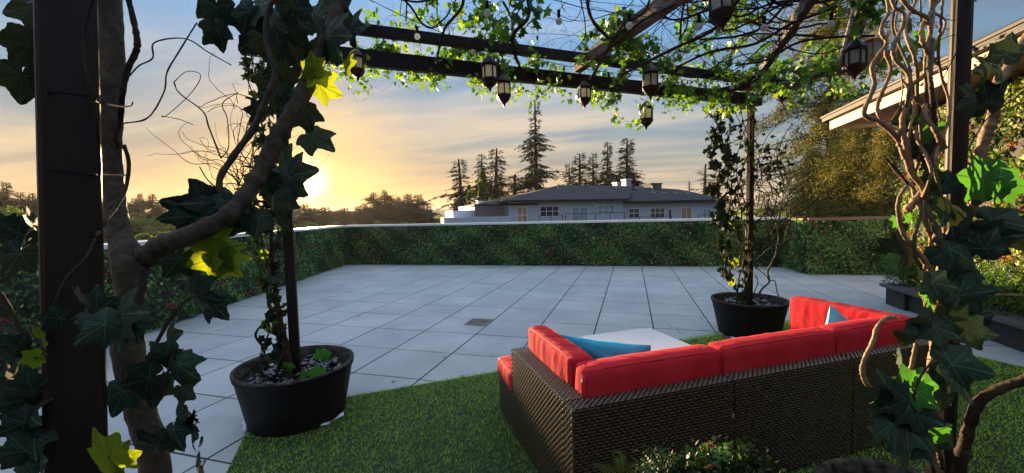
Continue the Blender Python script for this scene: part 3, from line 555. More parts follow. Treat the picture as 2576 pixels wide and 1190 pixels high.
def weave(mb, o, U_, W_, w, h, nr, pu=.034, pw=.0165):
    """a woven skin: flat strands bulging over hidden ribs, on the rectangle o + U*w + W*h"""
    nu = max(1, round(w / pu)); nw_ = max(1, round(h / pw)); pu = w / nu; pw = h / nw_
    for j in range(nw_):
        off = .5 * (j % 2)
        for i in range(-1 if off else 0, nu):
            x0, x1 = max(0, (i + off + .04) * pu), min(w, (i + off + .96) * pu)
            if x1 - x0 < pu * .12: continue
            ch = math.sin(0); vs_ = []
            for q in range(4):
                xx = x0 + (x1 - x0) * q / 3; bl = .0095 * math.sin(math.pi * (.06 + .88 * (xx / pu - i - off)))
                for s_, zz_ in ((.14, .1), (.5, 1.), (.86, .1)): vs_.append(o + U_ * xx + W_ * ((j + s_) * pw) + nr * (bl * (.4 + .6 * zz_) + .001))
            mb.add(vs_, [(q * 3 + k, q * 3 + 3 + k, q * 3 + 4 + k, q * 3 + 1 + k) for q in range(3) for k in range(2)])
    return mb
SA3, SE3, Z3 = np.array([*SA, 0]), np.array([*SE, 0]), np.array([0, 0, 1.])
def wicker_box(name, a0, a1, b0, b1, z0, z1, sides, parent, core=True):
    if core: MB().box((a0 + .003, b0 + .003, z0), (a1 - .003, b1 - .003, z1 - .003), (SA, SE), SN).obj(name + '_frame', m_wd, parent)
    mb = MB()
    if 'L' in sides: weave(mb, SL(a0, b0, z0), SA3, Z3, a1 - a0, z1 - z0, -SE3)
    if 'R' in sides: weave(mb, SL(a0, b1, z0), SA3, Z3, a1 - a0, z1 - z0, SE3)
    if 'N' in sides: weave(mb, SL(a0, b0, z0), SE3, Z3, b1 - b0, z1 - z0, -SA3)
    if 'F' in sides: weave(mb, SL(a1, b0, z0), SE3, Z3, b1 - b0, z1 - z0, SA3)
    if 'T' in sides: (weave(mb, SL(a0, b0, z1), SA3, SE3, a1 - a0, b1 - b0, Z3) if a1 - a0 > b1 - b0 else weave(mb, SL(a0, b0, z1), SE3, SA3, b1 - b0, a1 - a0, Z3))
    return mb.obj(name, m_wick, parent, smooth=True)
def cushion(name, a0, a1, b0, b1, z0, z1, label, group, m=None, bulge=.02, pucker=None, cat='cushion', seed=1, lean=None, rad=.022):
    g = np.random.default_rng(seed); T = thing(name, SL((a0 + a1) / 2, (b0 + b1) / 2, z0), label, cat, group); dims = np.array([a1 - a0, b1 - b0, z1 - z0]); k = 14
    mb = MB(); faces_ = []; c = np.array([(a0 + a1) / 2, (b0 + b1) / 2, (z0 + z1) / 2]); ph = g.random(6) * 6.28
    nn = [max(6, min(44, int(d / .022))) for d in dims]
    def pos(p):    # p in [-1,1]^3 on the cube
        half = dims / 2; q = p * half; core_ = np.clip(q, -half + rad, half - rad); d = q - core_; L_ = np.linalg.norm(d); q = core_ + (d / L_ * rad if L_ > 1e-6 else d)
        ax = int(np.argmax(np.abs(p))); o = [i for i in range(3) if i != ax]; s_ = (1 - p[o[0]] ** 4) * (1 - p[o[1]] ** 4)
        big = dims[o[0]] * dims[o[1]] / (dims.max() ** 2); q = q + np.eye(3)[ax] * np.sign(p[ax]) * bulge * s_ * (.4 + big)
        wv = .0012 * math.sin(q[0] * 31 + ph[0] + 2 * math.sin(q[2] * 9 + ph[3])) + .0012 * math.sin(q[1] * 27 + q[2] * 16 + ph[1]) + .0012 * math.sin(q[0] * 70 + q[1] * 60 + ph[2]); q = q + np.eye(3)[ax] * np.sign(p[ax]) * wv
        if pucker is not None and ax == 2 and p[2] > 0:       # gathered top gusset
            run, cross = pucker; q[2] += -.005 * max(0, 1 - abs(p[cross]) * 1.15) * (.5 + .5 * math.sin(q[run] * 330 + 1.5 * math.sin(q[run] * 40)))
        q = q + c; return SL(q[0], q[1], q[2])
    for ax in range(3):
        o = [i for i in range(3) if i != ax]; n0, n1 = nn[o[0]], nn[o[1]]
        if pucker is not None and ax == 2:
            if o[0] == pucker[0]: n0 = 150
            else: n1 = 150
        for sg in (-1, 1):
            vs_ = []
            for i in range(n0 + 1):
                for j in range(n1 + 1):
                    p = np.zeros(3); p[ax] = sg; p[o[0]] = -1 + 2 * i / n0; p[o[1]] = -1 + 2 * j / n1; vs_.append(pos(p))
            fl = (sg > 0) ^ (ax == 1); fs = []
            for i in range(n0):
                for j in range(n1):
                    q = (i * (n1 + 1) + j, (i + 1) * (n1 + 1) + j, (i + 1) * (n1 + 1) + j + 1, i * (n1 + 1) + j + 1); fs.append(q if fl else q[::-1])
            mb.add(vs_, fs)
    cov = mb.obj('cover', m or m_red_f, T, smooth=True)
    thin = int(np.argmin(dims)); o = [i for i in range(3) if i != thin]; pm = MB()
    for sg in (-1, 1):
        pts = []; hh = dims / 2 - .004
        for q in range(64):
            an = q / 64 * 2 * math.pi; cx_, sy_ = math.cos(an), math.sin(an); s_ = 1 / max(abs(cx_), abs(sy_)); ux, uy = cx_ * s_, sy_ * s_; rc = .97
            l = (abs(ux) ** 9 + abs(uy) ** 9) ** (1 / 9.); ux, uy = ux / l * rc ** 0, uy / l
            p = np.zeros(3); p[thin] = sg * (dims[thin] / 2 - rad * .35); p[o[0]] = ux * hh[o[0]]; p[o[1]] = uy * hh[o[1]]; q_ = p + c; pts.append(SL(q_[0], q_[1], q_[2]))
        pts.append(pts[0]); pts.append(pts[1]); pm.tube(pts, .0042, 5, cap=False)
    pm.obj('piping', m_pipe, T, smooth=True); return T
ZB = .62
S1 = thing('sofa_section', SL(.5, .4, 0), 'left brown wicker sofa section with a woven side panel facing the lawn', 'sofa', 'wicker sofa sections')
wicker_box('side_panel', .100, .965, 0, .12, .02, ZB, 'LTFN', S1)
wicker_box('back_panel', 0, .092, 0, .985, .02, ZB, 'LNT', S1)
wicker_box('seat_base', .965, 1.324, .002, .80, .03, .30, 'LFR', S1)
MB().box((.093, .123, .03), (.964, .98, .30), (SA, SE), SN).obj('seat_box', m_wd, S1)
S2 = thing('sofa_section', SL(.4, 1.5, 0), 'middle brown wicker sofa section seen from behind', 'sofa', 'wicker sofa sections')
wicker_box('back_panel', 0, .092, .995, 1.93, .02, ZB, 'NT', S2); wicker_box('seat_base', .095, .84, .995, 1.93, .03, .30, 'F', S2)
S3 = thing('sofa_section', SL(.4, 2.5, 0), 'right brown wicker corner section beside the curly branches', 'sofa', 'wicker sofa sections')
wicker_box('back_panel', 0, .092, 1.94, 2.90, .02, ZB, 'NT', S3); wicker_box('side_panel', .10, .965, 2.80, 2.90, .02, ZB, 'RTF', S3); wicker_box('seat_base', .095, .96, 1.94, 2.75, .03, .30, 'F', S3)
GC = 'red sofa cushions'
cushion('seat_cushion', .26, 1.335, .125, .80, .305, .44, 'red seat cushion sticking out past the left woven side panel', GC, seed=2)
# the front end of the left seat is wider than the side panel
cushion('seat_cushion', .97, 1.345, -.012, .118, .305, .44, 'narrow end of red seat cushion on the outer left edge of the sofa', GC, seed=12, bulge=.008)
cushion('seat_cushion', .24, .86, .96, 1.92, .305, .44, 'red seat cushion of the middle section hidden behind the backrest', GC, seed=3)
cushion('seat_cushion', .24, .97, 1.95, 2.60, .305, .44, 'red seat cushion of the right corner section', GC, seed=4)
cushion('back_cushion', .25, .955, .115, .255, .445, .775, 'orange red back cushion standing along the left side panel with a puckered top', GC, seed=5, pucker=(0, 1), bulge=.012)
cushion('back_cushion', .098, .235, .125, 1.0, .445, .765, 'long red back cushion nearest the camera with a zip pull', GC, seed=6, bulge=.016)
cushion('back_cushion', .098, .235, 1.02, 1.93, .445, .77, 'middle red back cushion along the long sofa back', GC, seed=7, bulge=.016)
cushion('back_cushion', .098, .235, 1.945, 2.655, .445, .775, 'third red back cushion along the sofa back beside the curly branches', GC, seed=8, bulge=.018)
cushion('back_cushion', .12, 1.0, 2.66, 2.79, .445, .765, 'tall red cushion closing the right end of the sofa by the rear planter', GC, seed=9, bulge=.012)
zp_ = thing('zip_pull', SL(.12, .125, .70), 'tiny white zip pull at the corner of the nearest red cushion', 'zip pull')
zt = MB(); pz = SL(.115, .112, .735)
zt.tube([pz, pz + [0, -.001, -.022]], .0022, 6).tube([pz + np.array([0, 0, -.026]) + SE3 * 0 + np.array([*(SA * math.cos(a) * .006), math.sin(a) * .007]) for a in np.linspace(0, 6.283, 13)], .002, 5, cap=False).obj('tab', m_white, zp_)
def pillow(loc, X, Y, w, h, th, label, m, seed):
    """knife edged square pillow; X,Y in-plane axes"""
    g = np.random.default_rng(seed); X = np.array(X, float); Y = np.array(Y, float); X /= np.linalg.norm(X); Y -= X * (X @ Y); Y /= np.linalg.norm(Y); Zn = np.cross(X, Y); n = 40
    T = thing('throw_pillow', loc, label, 'pillow'); mb = MB(); ph = g.random(5) * 6.28
    for sg in (1, -1):
        vs_ = []
        for i in range(n + 1):
            for j in range(n + 1):
                a = -1 + 2 * i / n; b = -1 + 2 * j / n; pin = 1 - .07 * (1 - a * a) * abs(b) ** 3 ; pin2 = 1 - .07 * (1 - b * b) * abs(a) ** 3
                tz = th * ((1 - a ** 2) ** .55) * ((1 - b ** 2) ** .55); fold = .010 * math.sin(a * 9 + ph[0] + b * 2) * abs(b) ** 2 * (1 - a * a) + .006 * math.sin(b * 12 + a * 7 + ph[1]) * (1 - b * b) * (1 - a * a) + .005 * math.sin(a * 23 + ph[2]) * abs(b) * (1 - b * b)
                vs_.append(np.array(loc) + X * a * w / 2 * pin2 + Y * b * h / 2 * pin + Zn * (sg * tz / 2 + fold * (tz / th * .8 + .2)))
        fs = [(i * (n + 1) + j, (i + 1) * (n + 1) + j, (i + 1) * (n + 1) + j + 1, i * (n + 1) + j + 1) for i in range(n) for j in range(n)]; mb.add(vs_, fs if sg > 0 else [q[::-1] for q in fs])
    mb.obj('cover', m, T, smooth=True); return T
pa, pb_ = V(1413, 842, 2.80), V(1633, 868, 2.46); pX = (pb_ - pa) / np.linalg.norm(pb_ - pa); pY = Z3 - SA3 * .45; pY = pY - pX * (pX @ pY); pY /= np.linalg.norm(pY)
pillow((pa + pb_) / 2 - pY * .19, pX, pY, np.linalg.norm(pb_ - pa) * 1.04, .38, .13, 'blue throw pillow leaning in the left corner of the red sofa', m_teal, 3)
pillow(V(2116, 846, 3.18), RT * .8 - UP * .62 + FW * .2, UP * .8 + RT * .62 + FW * .5, .36, .36, .12, 'pale teal throw pillow at the right end of the red sofa', m_teal2, 4)
# coffee table
T = thing('coffee_table', SL(1.23, 1.21, 0), 'square wicker coffee table with a pale frosted glass top', 'table')
bev(MB().box((.87, .865, .424), (1.60, 1.60, .436), (SA, SE), SN).obj('tabletop', m_dgl, T), .004)
wicker_box('table_base', .90, 1.57, .895, 1.57, .03, .422, 'LRNF', T)
m_twig = mat('dry_twig', (.16, .10, .05), (.26, .17, .09), rough=.8)
for (x, y), z in (((1640, 852), .438), ((1560, 838), .44)) [:1]:
    p = VZ(x, y, z); q = thing('twig', p, 'small dry twig lying on the pale table top', 'twig'); MB().tube(curly(p + [0, 0, .003], (.5, -1, 0), .12, .01, .8, flat=z + .003), .0018, 4).obj('stem', m_twig, q)
for x, y, l in ((1325, 868, .22), (1345, 850, .15), (1715, 838, .3), (1745, 845, .26), (1690, 822, .12)):
    p = VZ(x, y, .004); q = thing('twig', p, 'thin dry twig fallen on the grey pavers near the sofa', 'twig', 'fallen twigs on the pavers'); MB().tube(curly(p, (RNG.normal(), RNG.normal(), 0), l, .012, .9, flat=.004), .0016, 4).obj('stem', m_twig, q)

# ================================================================ planter pots with pebbles
m_pot = mat('pot_resin', (.006, .006, .007), (.012, .0125, .014), rough=.6, spec=.22, scale=4, stretch=(6, 6, .7), bump=.2, bscale=9)
m_rim = mat('worn_rim', (.010, .010, .010), (.08, .07, .055), rough=.8, spec=.2, scale=22)
m_soil = mat('potting_soil', (.012, .010, .008), (.03, .025, .02), rough=1, scale=40, bump=.5)
m_film = mat('clear_film', (.55, .57, .62), (.75, .77, .82), rough=.25, scale=25, bump=.8, bscale=30, spec=.8)
PM = [mat('dark_pebble', (.010, .012, .018), (.028, .032, .042), rough=.22, scale=9, spec=.7), mat('grey_pebble', (.035, .04, .05), (.08, .085, .10), rough=.28, scale=12, spec=.6), mat('pale_pebble', (.30, .30, .31), (.45, .45, .46), rough=.4, scale=14)]
def peb_mesh(seed, m):
    g = np.random.default_rng(seed); mb = MB(); n, k = 10, 7; ph = g.random(3) * 6
    for i in range(1, k):
        for j in range(n):
            la, lo_ = math.pi * i / k, 2 * math.pi * j / n; x, y, z = math.sin(la) * math.cos(lo_), math.sin(la) * math.sin(lo_), math.cos(la); s_ = 1 + .09 * math.sin(3 * x + ph[0]) + .07 * math.sin(4 * y + ph[1])
            mb.v.append((x * 1.0 * s_, y * .72 * s_, z * .42 * s_))
    mb.v += [(0, 0, .42), (0, 0, -.42)]; N_ = len(mb.v)
    mb.f = [(i * n + j, (i + 1) * n + j, (i + 1) * n + (j + 1) % n, i * n + (j + 1) % n) for i in range(k - 2) for j in range(n)] + [(N_ - 2, j, (j + 1) % n) for j in range(n)] + [(N_ - 1, (k - 2) * n + (j + 1) % n, (k - 2) * n + j) for j in range(n)]
    me = bpy.data.meshes.new('pebble'); me.from_pydata(mb.v, [], mb.f); me.polygons.foreach_set('use_smooth', [True] * len(me.polygons)); me.materials.append(m); return me
PEB = [[peb_mesh(i + 10 * j, PM[j]) for i in range(3)] for j in range(3)]
def pot(c, R_, Rb, h, label, npeb, plab, group):
    T = thing('planter_pot', (*c, 0), label, 'pot'); k = 40; c3_ = (*c, 0)
    body = MB().lathe([(Rb - .01, .004), (Rb, .02), (R_ - .004, h - .045), (R_ + .006, h - .04), (R_ + .010, h - .006)], k, c3_, ca=True)
    for i, p in enumerate(body.v):
        a = math.atan2(p[1] - c[1], p[0] - c[0]); s_ = 1 - .008 * (abs(math.sin(a * 14)) < .18); body.v[i] = (c[0] + (p[0] - c[0]) * s_, c[1] + (p[1] - c[1]) * s_, p[2])
    body.obj('body', m_pot, T, smooth=False)
    MB().lathe([(R_ + .012, h - .008), (R_ + .010, h + .004), (R_ - .012, h + .004), (R_ - .018, h - .01), (R_ - .05, h - .13)], 48, c3_).obj('rim', m_rim, T, smooth=True)
    zs = h - .10; MB().lathe([(.001, zs + .0), (R_ * .5, zs + .004), (R_ - .046, zs)], 32, c3_).obj('soil', m_soil, T)
    fm = MB(); pts = [(c[0] + math.cos(a) * (Rb + .012 + .010 * math.sin(a * 9)), c[1] + math.sin(a) * (Rb + .012 + .010 * math.sin(a * 9)), .03 + .012 * math.sin(a * 13)) for a in np.linspace(0, 6.283, 80)]
    vs_ = []
    for i, p in enumerate(pts):
        a = i / 79 * 6.283; vs_ += [(p[0], p[1], .008 + (p[2] - .01) * .9), (c[0] + math.cos(a) * (Rb + .022 + .012 * math.sin(a * 5 + 1) + .012 * math.sin(a * 17)), c[1] + math.sin(a) * (Rb + .022 + .012 * math.sin(a * 5 + 1) + .012 * math.sin(a * 17)), .022 + .006 * math.sin(a * 31))]
    fm.add(vs_, [(2 * i, 2 * i + 1, 2 * i + 3, 2 * i + 2) for i in range(79) if 38 <= i <= 52 or i >= 74 or i <= 3]); fm.obj('plastic_liner', m_film, T, smooth=True) if npeb else None
    for i in range(npeb):
        r_ = (R_ - .085) * math.sqrt(RNG.random()); a = RNG.random() * 6.283
        if r_ < .07: r_ += .07
        o = bpy.data.objects.new('pebble', PEB[RNG.choice(3, p=[.65, .31, .04])][RNG.integers(3)]); COL.objects.link(o); s_ = RNG.uniform(.026, .045)
        o.location = (c[0] + math.cos(a) * r_, c[1] + math.sin(a) * r_, zs + s_ * .42 + RNG.random() * .030); o.rotation_euler = (RNG.normal() * .35, RNG.normal() * .35, RNG.random() * 6.28); o.scale = (s_, s_, s_ * RNG.uniform(.8, 1.15))
        tag(o, plab, 'pebble', group)
    return T
pot(RL, .425, .35, .43, 'large round black planter pot with pebbles at the left on the lawn edge', 150, 'smooth dark river pebble lying in the left planter pot', 'pebbles in the left pot')
pot(RR, .415, .335, .45, 'round black planter pot behind the sofa near the right rear post', 60, 'smooth dark river pebble lying in the right rear planter pot', 'pebbles in the right rear pot')
pot((3.06, -2.92), .29, .24, .34, 'dark planter pot in the shadow at the foot of the right near post', 0, '', '')

# ================================================================ pergola
m_post = mat('pergola_wood', (.010, .0065, .0055), (.020, .013, .010), rough=.5, scale=5, stretch=(9, 9, .6), bump=.12, spec=.22)
m_raft = mat('rafter_wood', (.05, .028, .018), (.14, .085, .05), rough=.6, scale=4, stretch=(3, 3, 3), bump=.3)
P_ = thing('pergola', (*((RL + RR) / 2), 0), 'dark brown metal and timber pergola with four slim posts over the lawn', 'pergola')
NL = V(176, 600, .60)[:2]; NR = V(2397, 600, 1.591)[:2]; NRz = 0
def post(c, z0, z1, w_, par, round_=False, rz=.64):
    mb = MB()
    if round_:
        prof = []; k = 28
        for z in (z0, z1):
            for j in range(k):
                a = j * 2 * math.pi / k; r_ = w_ / 2 * (1 - .05 * (j % 4 == 0)); mb.v.append((c[0] + r_ * math.cos(a), c[1] + r_ * math.sin(a), z))
        mb.f = [(j, (j + 1) % k, k + (j + 1) % k, k + j) for j in range(k)] + [tuple(range(k - 1, -1, -1)), tuple(range(k, 2 * k))]
        return mb.obj('post', m_post, par)
    ax = (np.array([math.cos(rz), math.sin(rz)]), np.array([-math.sin(rz), math.cos(rz)])); return bev(mb.box((-w_ / 2, -w_ / 2, z0), (w_ / 2, w_ / 2, z1), ax, c).obj('post', m_post, par), .012, 3)
post(RL, .33, 2.81, .072, P_); post(RR, .35, 2.81, .07, P_); q0, q1 = V(195, 1190, .60), V(168, 0, .60); dq = (q1 - q0) / (q1 - q0)[2]; bev(MB().bar(q0 - dq * q0[2], q0 + dq * (3.0 - q0[2]), .064, .064, (.45, .89, 0)).obj('post', m_post, P_), .012, 3); post(NR, .36, 3.0, .062, P_, True)
def beam(p, q, w_, h_, name='beam', m=None): return bev(MB().bar(p, q, w_, h_).obj(name, m or m_post, P_), .006)
beam([*(RL - PA * .25), 2.875], [*(RR + PA * .16), 2.875], .07, .13)
beam(V(800, 60, 3.15), V(2010, 217, 4.75), .06, .085)
c0 = np.array([*(RL + PA * 2.66), 3.02]); b0 = VZ(1452, 168, 3.03); b1 = VZ(1715, -20, 3.03); b1 = b0 + (b1 - b0) * 1.9; beam(b0, b1, .085, .12, 'rafter', m_raft)
b0 = V(2118, 172, 4.3); b1 = VZ(2185, -30, b0[2]); b1 = b0 + (b1 - b0) * 1.5; beam(b0, b1, .09, .13, 'rafter', m_raft)
beam(V(1765, 241, 4.75), V(1885, 212, 4.6), .05, .07); bm = MB().tube(smooth_path([V(1860, 222, 4.7), V(1990, 210, 4.6), V(2080, 180, 4.45), V(2150, 158, 4.3)], 5), .035, 8).obj('beam', m_raft, P_, smooth=True)
b0 = VZ(700, 120, 2.95); beam([*RL, 2.94], [*NL, 2.94], .06, .10); beam([*(NR - PA * .1), 3.08], [*(RR), 3.02], .06, .09)
# cable ties and straps on the near left post
m_strap = mat('black_strap', (.005, .005, .005), (.009, .009, .010), rough=.8, spec=.1)
T = thing('cable_tie', V(180, 232, .58), 'upper black cable tie around the thick left post and trunk', 'cable tie', 'cable ties on the left post')
for (x0, y0, x1, y1, x2, y2), lb in (((92, 228, 180, 236, 405, 275), 'upper'), ((92, 425, 180, 432, 315, 447), 'lower')):
    if lb == 'lower': T = thing('cable_tie', V(180, 430, .58), 'lower black cable tie around the thick left post and trunk', 'cable tie', 'cable ties on the left post')
    pts = smooth_path([V(x0 + 6, y0, .60), V(x0 + 9, y0 + 1, .568), V(x1, y1, .5635), V(236, y1 + 9, .566), V(246, y2 - 18 if lb == 'upper' else y2 - 8, .60), V(min(x2, 318), y2 - 6, .70)], 5)
    MB().tube(pts, .0016, 5).obj('strap', m_strap, T)

# ================================================================ lanterns
m_lan = mat('lantern_iron', (.010, .007, .007), (.03, .020, .016), rough=.5, metal=.25, spec=.3, scale=40)
m_lanb = mat('brass_lantern', (.30, .17, .06), (.45, .27, .10), rough=.4, metal=.7, scale=30)
m_lg = mat('seeded_glass', (.55, .58, .55), (.75, .76, .70), rough=.35, scale=70, bump=.8, bscale=220, trans=.6, cont=(.3, .7))
def lantern_proto(mf):
    """hexagonal hanging lantern 0.15 wide, 0.34 tall, hanging point at z = 0"""
    T = thing('lantern', (0, 0, 0), 'lantern', 'lantern', 'metal lanterns hanging from the pergola'); R_ = .072; zt, zb_ = -.155, -.255
    def ring(r, z, k=6): return [(r * math.cos(j * math.pi / 3 + .3), r * math.sin(j * math.pi / 3 + .3), z) for j in range(k)]
    def hexl(prof, cap=False):
        mb = MB()
        for r, z in prof: mb.v += ring(r, z)
        mb.f = [(i * 6 + j, i * 6 + (j + 1) % 6, (i + 1) * 6 + (j + 1) % 6, (i + 1) * 6 + j) for i in range(len(prof) - 1) for j in range(6)]
        return mb
    hexl([(.012, -.060), (.022, -.066), (.040, -.085), (.060, -.108), (.070, -.125), (.080, -.132), (.080, -.142), (R_, -.146), (R_, zt)]).obj('dome', mf, T, local=True)
    fr = MB()
    for p in ring(R_ - .004, 0): fr.box((p[0] - .005, p[1] - .005, zb_), (p[0] + .005, p[1] + .005, zt))
    fr.obj('frame', mf, T, local=True)
    hexl([(R_ - .012, zb_), (R_ - .012, zt)]).obj('glass', m_lg, T, local=True)
    hexl([(R_, zb_), (.079, zb_ - .004), (.079, zb_ - .012), (.070, zb_ - .030), (.052, zb_ - .056), (.028, zb_ - .078), (.013, zb_ - .088), (.016, zb_ - .096), (.009, zb_ - .106), (.003, zb_ - .125)]).obj('base', mf, T, local=True)
    st_ = MB(); g = np.random.default_rng(3)
    for p in [(r, z) for r, z in ((.076, zb_ - .021), (.062, zb_ - .043), (.066, -.116))]:
        for j in range(18):
            a = j * math.pi / 9 + .1; r_ = p[0] * (.90 + .03 * math.cos(6 * a)); st_.lathe([(.0001, .003), (.003, 0), (.0001, -.003)], 6, (r_ * math.cos(a), r_ * math.sin(a), p[1]))
    st_.obj('studs', mf, T, local=True)
    ch = MB(); 
    for i in range(3): ch.tube([(math.cos(a) * .006 * (i % 2), math.cos(a) * .006 * (1 - i % 2), -.010 - i * .018 + math.sin(a) * .011) for a in np.linspace(0, 6.283, 11)], .0016, 5, cap=False)
    ch.obj('chain', mf, T, local=True); return T
LP = lantern_proto(m_lan); LB = lantern_proto(m_lanb); first = [True, True]
GL = 'metal lanterns hanging from the pergola'
for x, y, wpx, yt, lab, kd in ((898, 160, 36, 60, 'dark lantern half hidden behind the big leaves at the left end of the beam', 0), (1230, 182, 40, 0, 'dark lantern on a long cord in front of the left half of the beam', 0), (1267, 226, 36, 180, 'smaller looking dark lantern hanging just right of the one on the long cord', 0),
                         (1470, 236, 31, 160, 'dark lantern behind yellow green ivy at the foot of the sloping rafter', 0), (1636, 203, 40, 80, 'dark lantern in front of the beam directly above a lower one', 0), (1627, 288, 32, 240, 'dark lantern hanging below the beam, lowest of all lanterns', 0),
                         (1808, 6, 60, -80, 'largest nearest dark lantern cut by the top edge of the picture', 0), (2151, 146, 46, 60, 'dark lantern beside the brass one near the right rafter', 0), (2198, 124, 43, 60, 'brass coloured lantern partly behind the curly branches', 1), (1966, 226, 31, 130, 'dark lantern hanging right of the right rear post', 0)):
    t_ = {898: 2.95, 1230: 3.3, 1267: 3.4, 1470: 3.8}.get(x, .145 * FPX / wpx); ls_ = 1.12 * wpx * t_ / FPX / .158; base_ = LB if kd else LP
    o = base_ if first[kd] else copytree(base_); first[kd] = False; p = V(x, y, t_) + np.array([0, 0, .205 * ls_])
    o.location = tuple(p); o.scale = (ls_, ls_, ls_); o.rotation_euler = (RNG.normal() * .02, RNG.normal() * .02, RNG.random()); o['label'] = lab
    c_ = thing('hanging_cord', p, 'thin dark cord from which one of the metal lanterns hangs', 'cord', 'lantern cords'); MB().tube([p + [0, 0, .0], p + [.002, 0, max(.06, 3.0 - p[2])]], .0022, 5).obj('cord', m_strap, c_)

# ================================================================ festoon lights
m_bulb = mat('clear_bulb', (.60, .62, .62), (.8, .82, .82), rough=.08, scale=30, trans=.55, spec=.8)
def festoon(P, bulbs, lab, lit=None):
    T = thing('string_light', V(*P[0][:3]), lab, 'string light'); pts = smooth_path([V(*p) for p in P], 8); MB().tube(pts, .0028, 5).obj('cable', m_strap, T)
    for x, y, wpx in bulbs:
        t_ = .046 * FPX / wpx; i = int(np.argmin([np.linalg.norm(((p - CAM) / ((p - CAM) @ FW)) - (V(x, y, 1) - CAM)) for p in pts])); tt = (pts[i] - CAM) @ FW; q = V(x, y, tt) ; r_ = wpx / 2 / FPX * tt; r_ = min(max(r_, .018), .028)
        top = np.array([q[0], q[1], q[2]]); sk = MB().tube([top + [0, 0, r_ * .8], top + [0, 0, r_ * 3.2]], r_ * .48, 10).tube([top + [0, 0, r_ * 3.1], pts[i]], .002, 4).obj('socket', m_strap, T, smooth=False)
        MB().lathe([(.0005, -r_), (r_ * .5, -r_ * .87), (r_ * .87, -r_ * .5), (r_, 0), (r_ * .87, r_ * .5), (r_ * .5, r_ * .9)], 14, top).obj('bulb', m_bulb, T, smooth=True)
q_ = lambda x, y: (x / 1.49068, y / 1.49068)
festoon([(1180 / 1.49, -30, 2.2), (1330, -8, 2.5), (1480, 22, 2.7), (1700, 50, 2.7), (1860, 56, 2.7), (2020, 54, 2.7), (2200, 40, 2.6)], [(*q_(1827, 48), 18), (*q_(2096, 80), 17), (*q_(2360, 97), 18), (*q_(2621, 101), 18), (*q_(2865, 105), 18), (*q_(3117, 90), 18)], 'upper string of clear bulbs crossing in front of the canopy')
festoon([(930, 0, 2.6), (1040, 52, 3.0), (1160, 100, 3.4), (1320, 143, 3.9), (1500, 178, 4.2), (1700, 200, 4.4), (1860, 208, 4.5)], [(*q_(1565, 137), 15), (*q_(1773, 195), 13), (*q_(2115, 279), 12), (*q_(2281, 300), 11), (*q_(2644, 323), 10), (*q_(2745, 326), 11)], 'lower string of clear bulbs following the rear beam')
for k, P in enumerate([[(1300, -25, 2.4), (1500, 5, 2.6), (1700, 22, 2.7), (1900, 30, 2.7)], [(1120, 30, 2.9), (1250, 80, 3.0), (1400, 86, 3.0), (1500, 95, 3.0)]]):
    T = thing('wire', V(*P[0]), ['thin bare wire above the upper string of bulbs', 'thin bare wire crossing the sky left of the sloping rafter'][k], 'wire'); MB().tube(smooth_path([V(*p) for p in P], 6), .0018, 4).obj('strand', m_strap, T)

# ================================================================ climbing stems and ivy: materials and the large leaf
m_trunk = mat('willow_bark', (.028, .020, .013), (.085, .062, .036), rough=.8, scale=26, stretch=(1, 1, .6), bump=1.0, bscale=60)
m_trunkd = mat('dark_stem_bark', (.022, .014, .010), (.06, .040, .027), spec=.15, rough=.85, scale=16, bump=.5, bscale=70)
m_tan = mat('tan_branch_bark', (.14, .078, .034), (.27, .16, .075), rough=.65, scale=18, bump=.5, bscale=60)
SMALL = [(0, (.018, .055, .014)), (.35, (.05, .13, .025)), (.7, (.12, .24, .035)), (1, (.28, .36, .05))]
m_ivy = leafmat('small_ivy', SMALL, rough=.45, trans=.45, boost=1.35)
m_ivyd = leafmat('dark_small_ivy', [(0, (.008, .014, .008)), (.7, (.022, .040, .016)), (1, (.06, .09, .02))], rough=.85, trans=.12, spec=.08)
def bigmat(name, c1, c2, vein, trans, tcol, rough=.58):
    m = bpy.data.materials.new(name); m.use_nodes = True; t = m.node_tree; b = t.nodes['Principled BSDF']; b.inputs['Roughness'].default_value = rough; b.inputs['Specular IOR Level'].default_value = .18
    a = t.nodes.new('ShaderNodeAttribute'); a.attribute_name = 'vein'; nz = t.nodes.new('ShaderNodeTexNoise'); nz.inputs['Scale'].default_value = 40; nz.inputs['Detail'].default_value = 4
    tcn = t.nodes.new('ShaderNodeTexCoord'); t.links.new(tcn.outputs['Object'], nz.inputs[0]); base = ramp(nz.outputs[0], [(.35, c1), (.65, c2)], t)
    oi = t.nodes.new('ShaderNodeObjectInfo'); base = mixc(1.0, base, ramp(oi.outputs['Random'], [(0, (.75, .78, .85)), (1, (1.2, 1.15, 1.0))], t), 'MULTIPLY', t)
    vf = ramp(a.outputs['Fac'], [(.25, (0, 0, 0)), (.85, (1, 1, 1))], t); col = mixc(vf, base, vein, tree=t); t.links.new(col, b.inputs['Base Color'])
    bp = t.nodes.new('ShaderNodeBump'); bp.inputs['Strength'].default_value = .5; bp.inputs['Distance'].default_value = .002; t.links.new(nz.outputs[0], bp.inputs['Height']); t.links.new(bp.outputs[0], b.inputs['Normal'])
    tr = t.nodes.new('ShaderNodeBsdfTranslucent'); t.links.new(mixc(vf, tcol, tuple(x * .45 for x in tcol), tree=t), tr.inputs[0]); mx = t.nodes.new('ShaderNodeMixShader'); mx.inputs[0].default_value = trans
    t.links.new(b.outputs[0], mx.inputs[1]); t.links.new(tr.outputs[0], mx.inputs[2]); t.links.new(mx.outputs[0], t.nodes['Material Output'].inputs[0]); return m
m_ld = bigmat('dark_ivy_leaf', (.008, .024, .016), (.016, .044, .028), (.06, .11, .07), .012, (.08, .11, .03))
m_lb = bigmat('bright_ivy_leaf', (.04, .12, .015), (.07, .18, .02), (.04, .11, .01), .5, (.36, .44, .015))
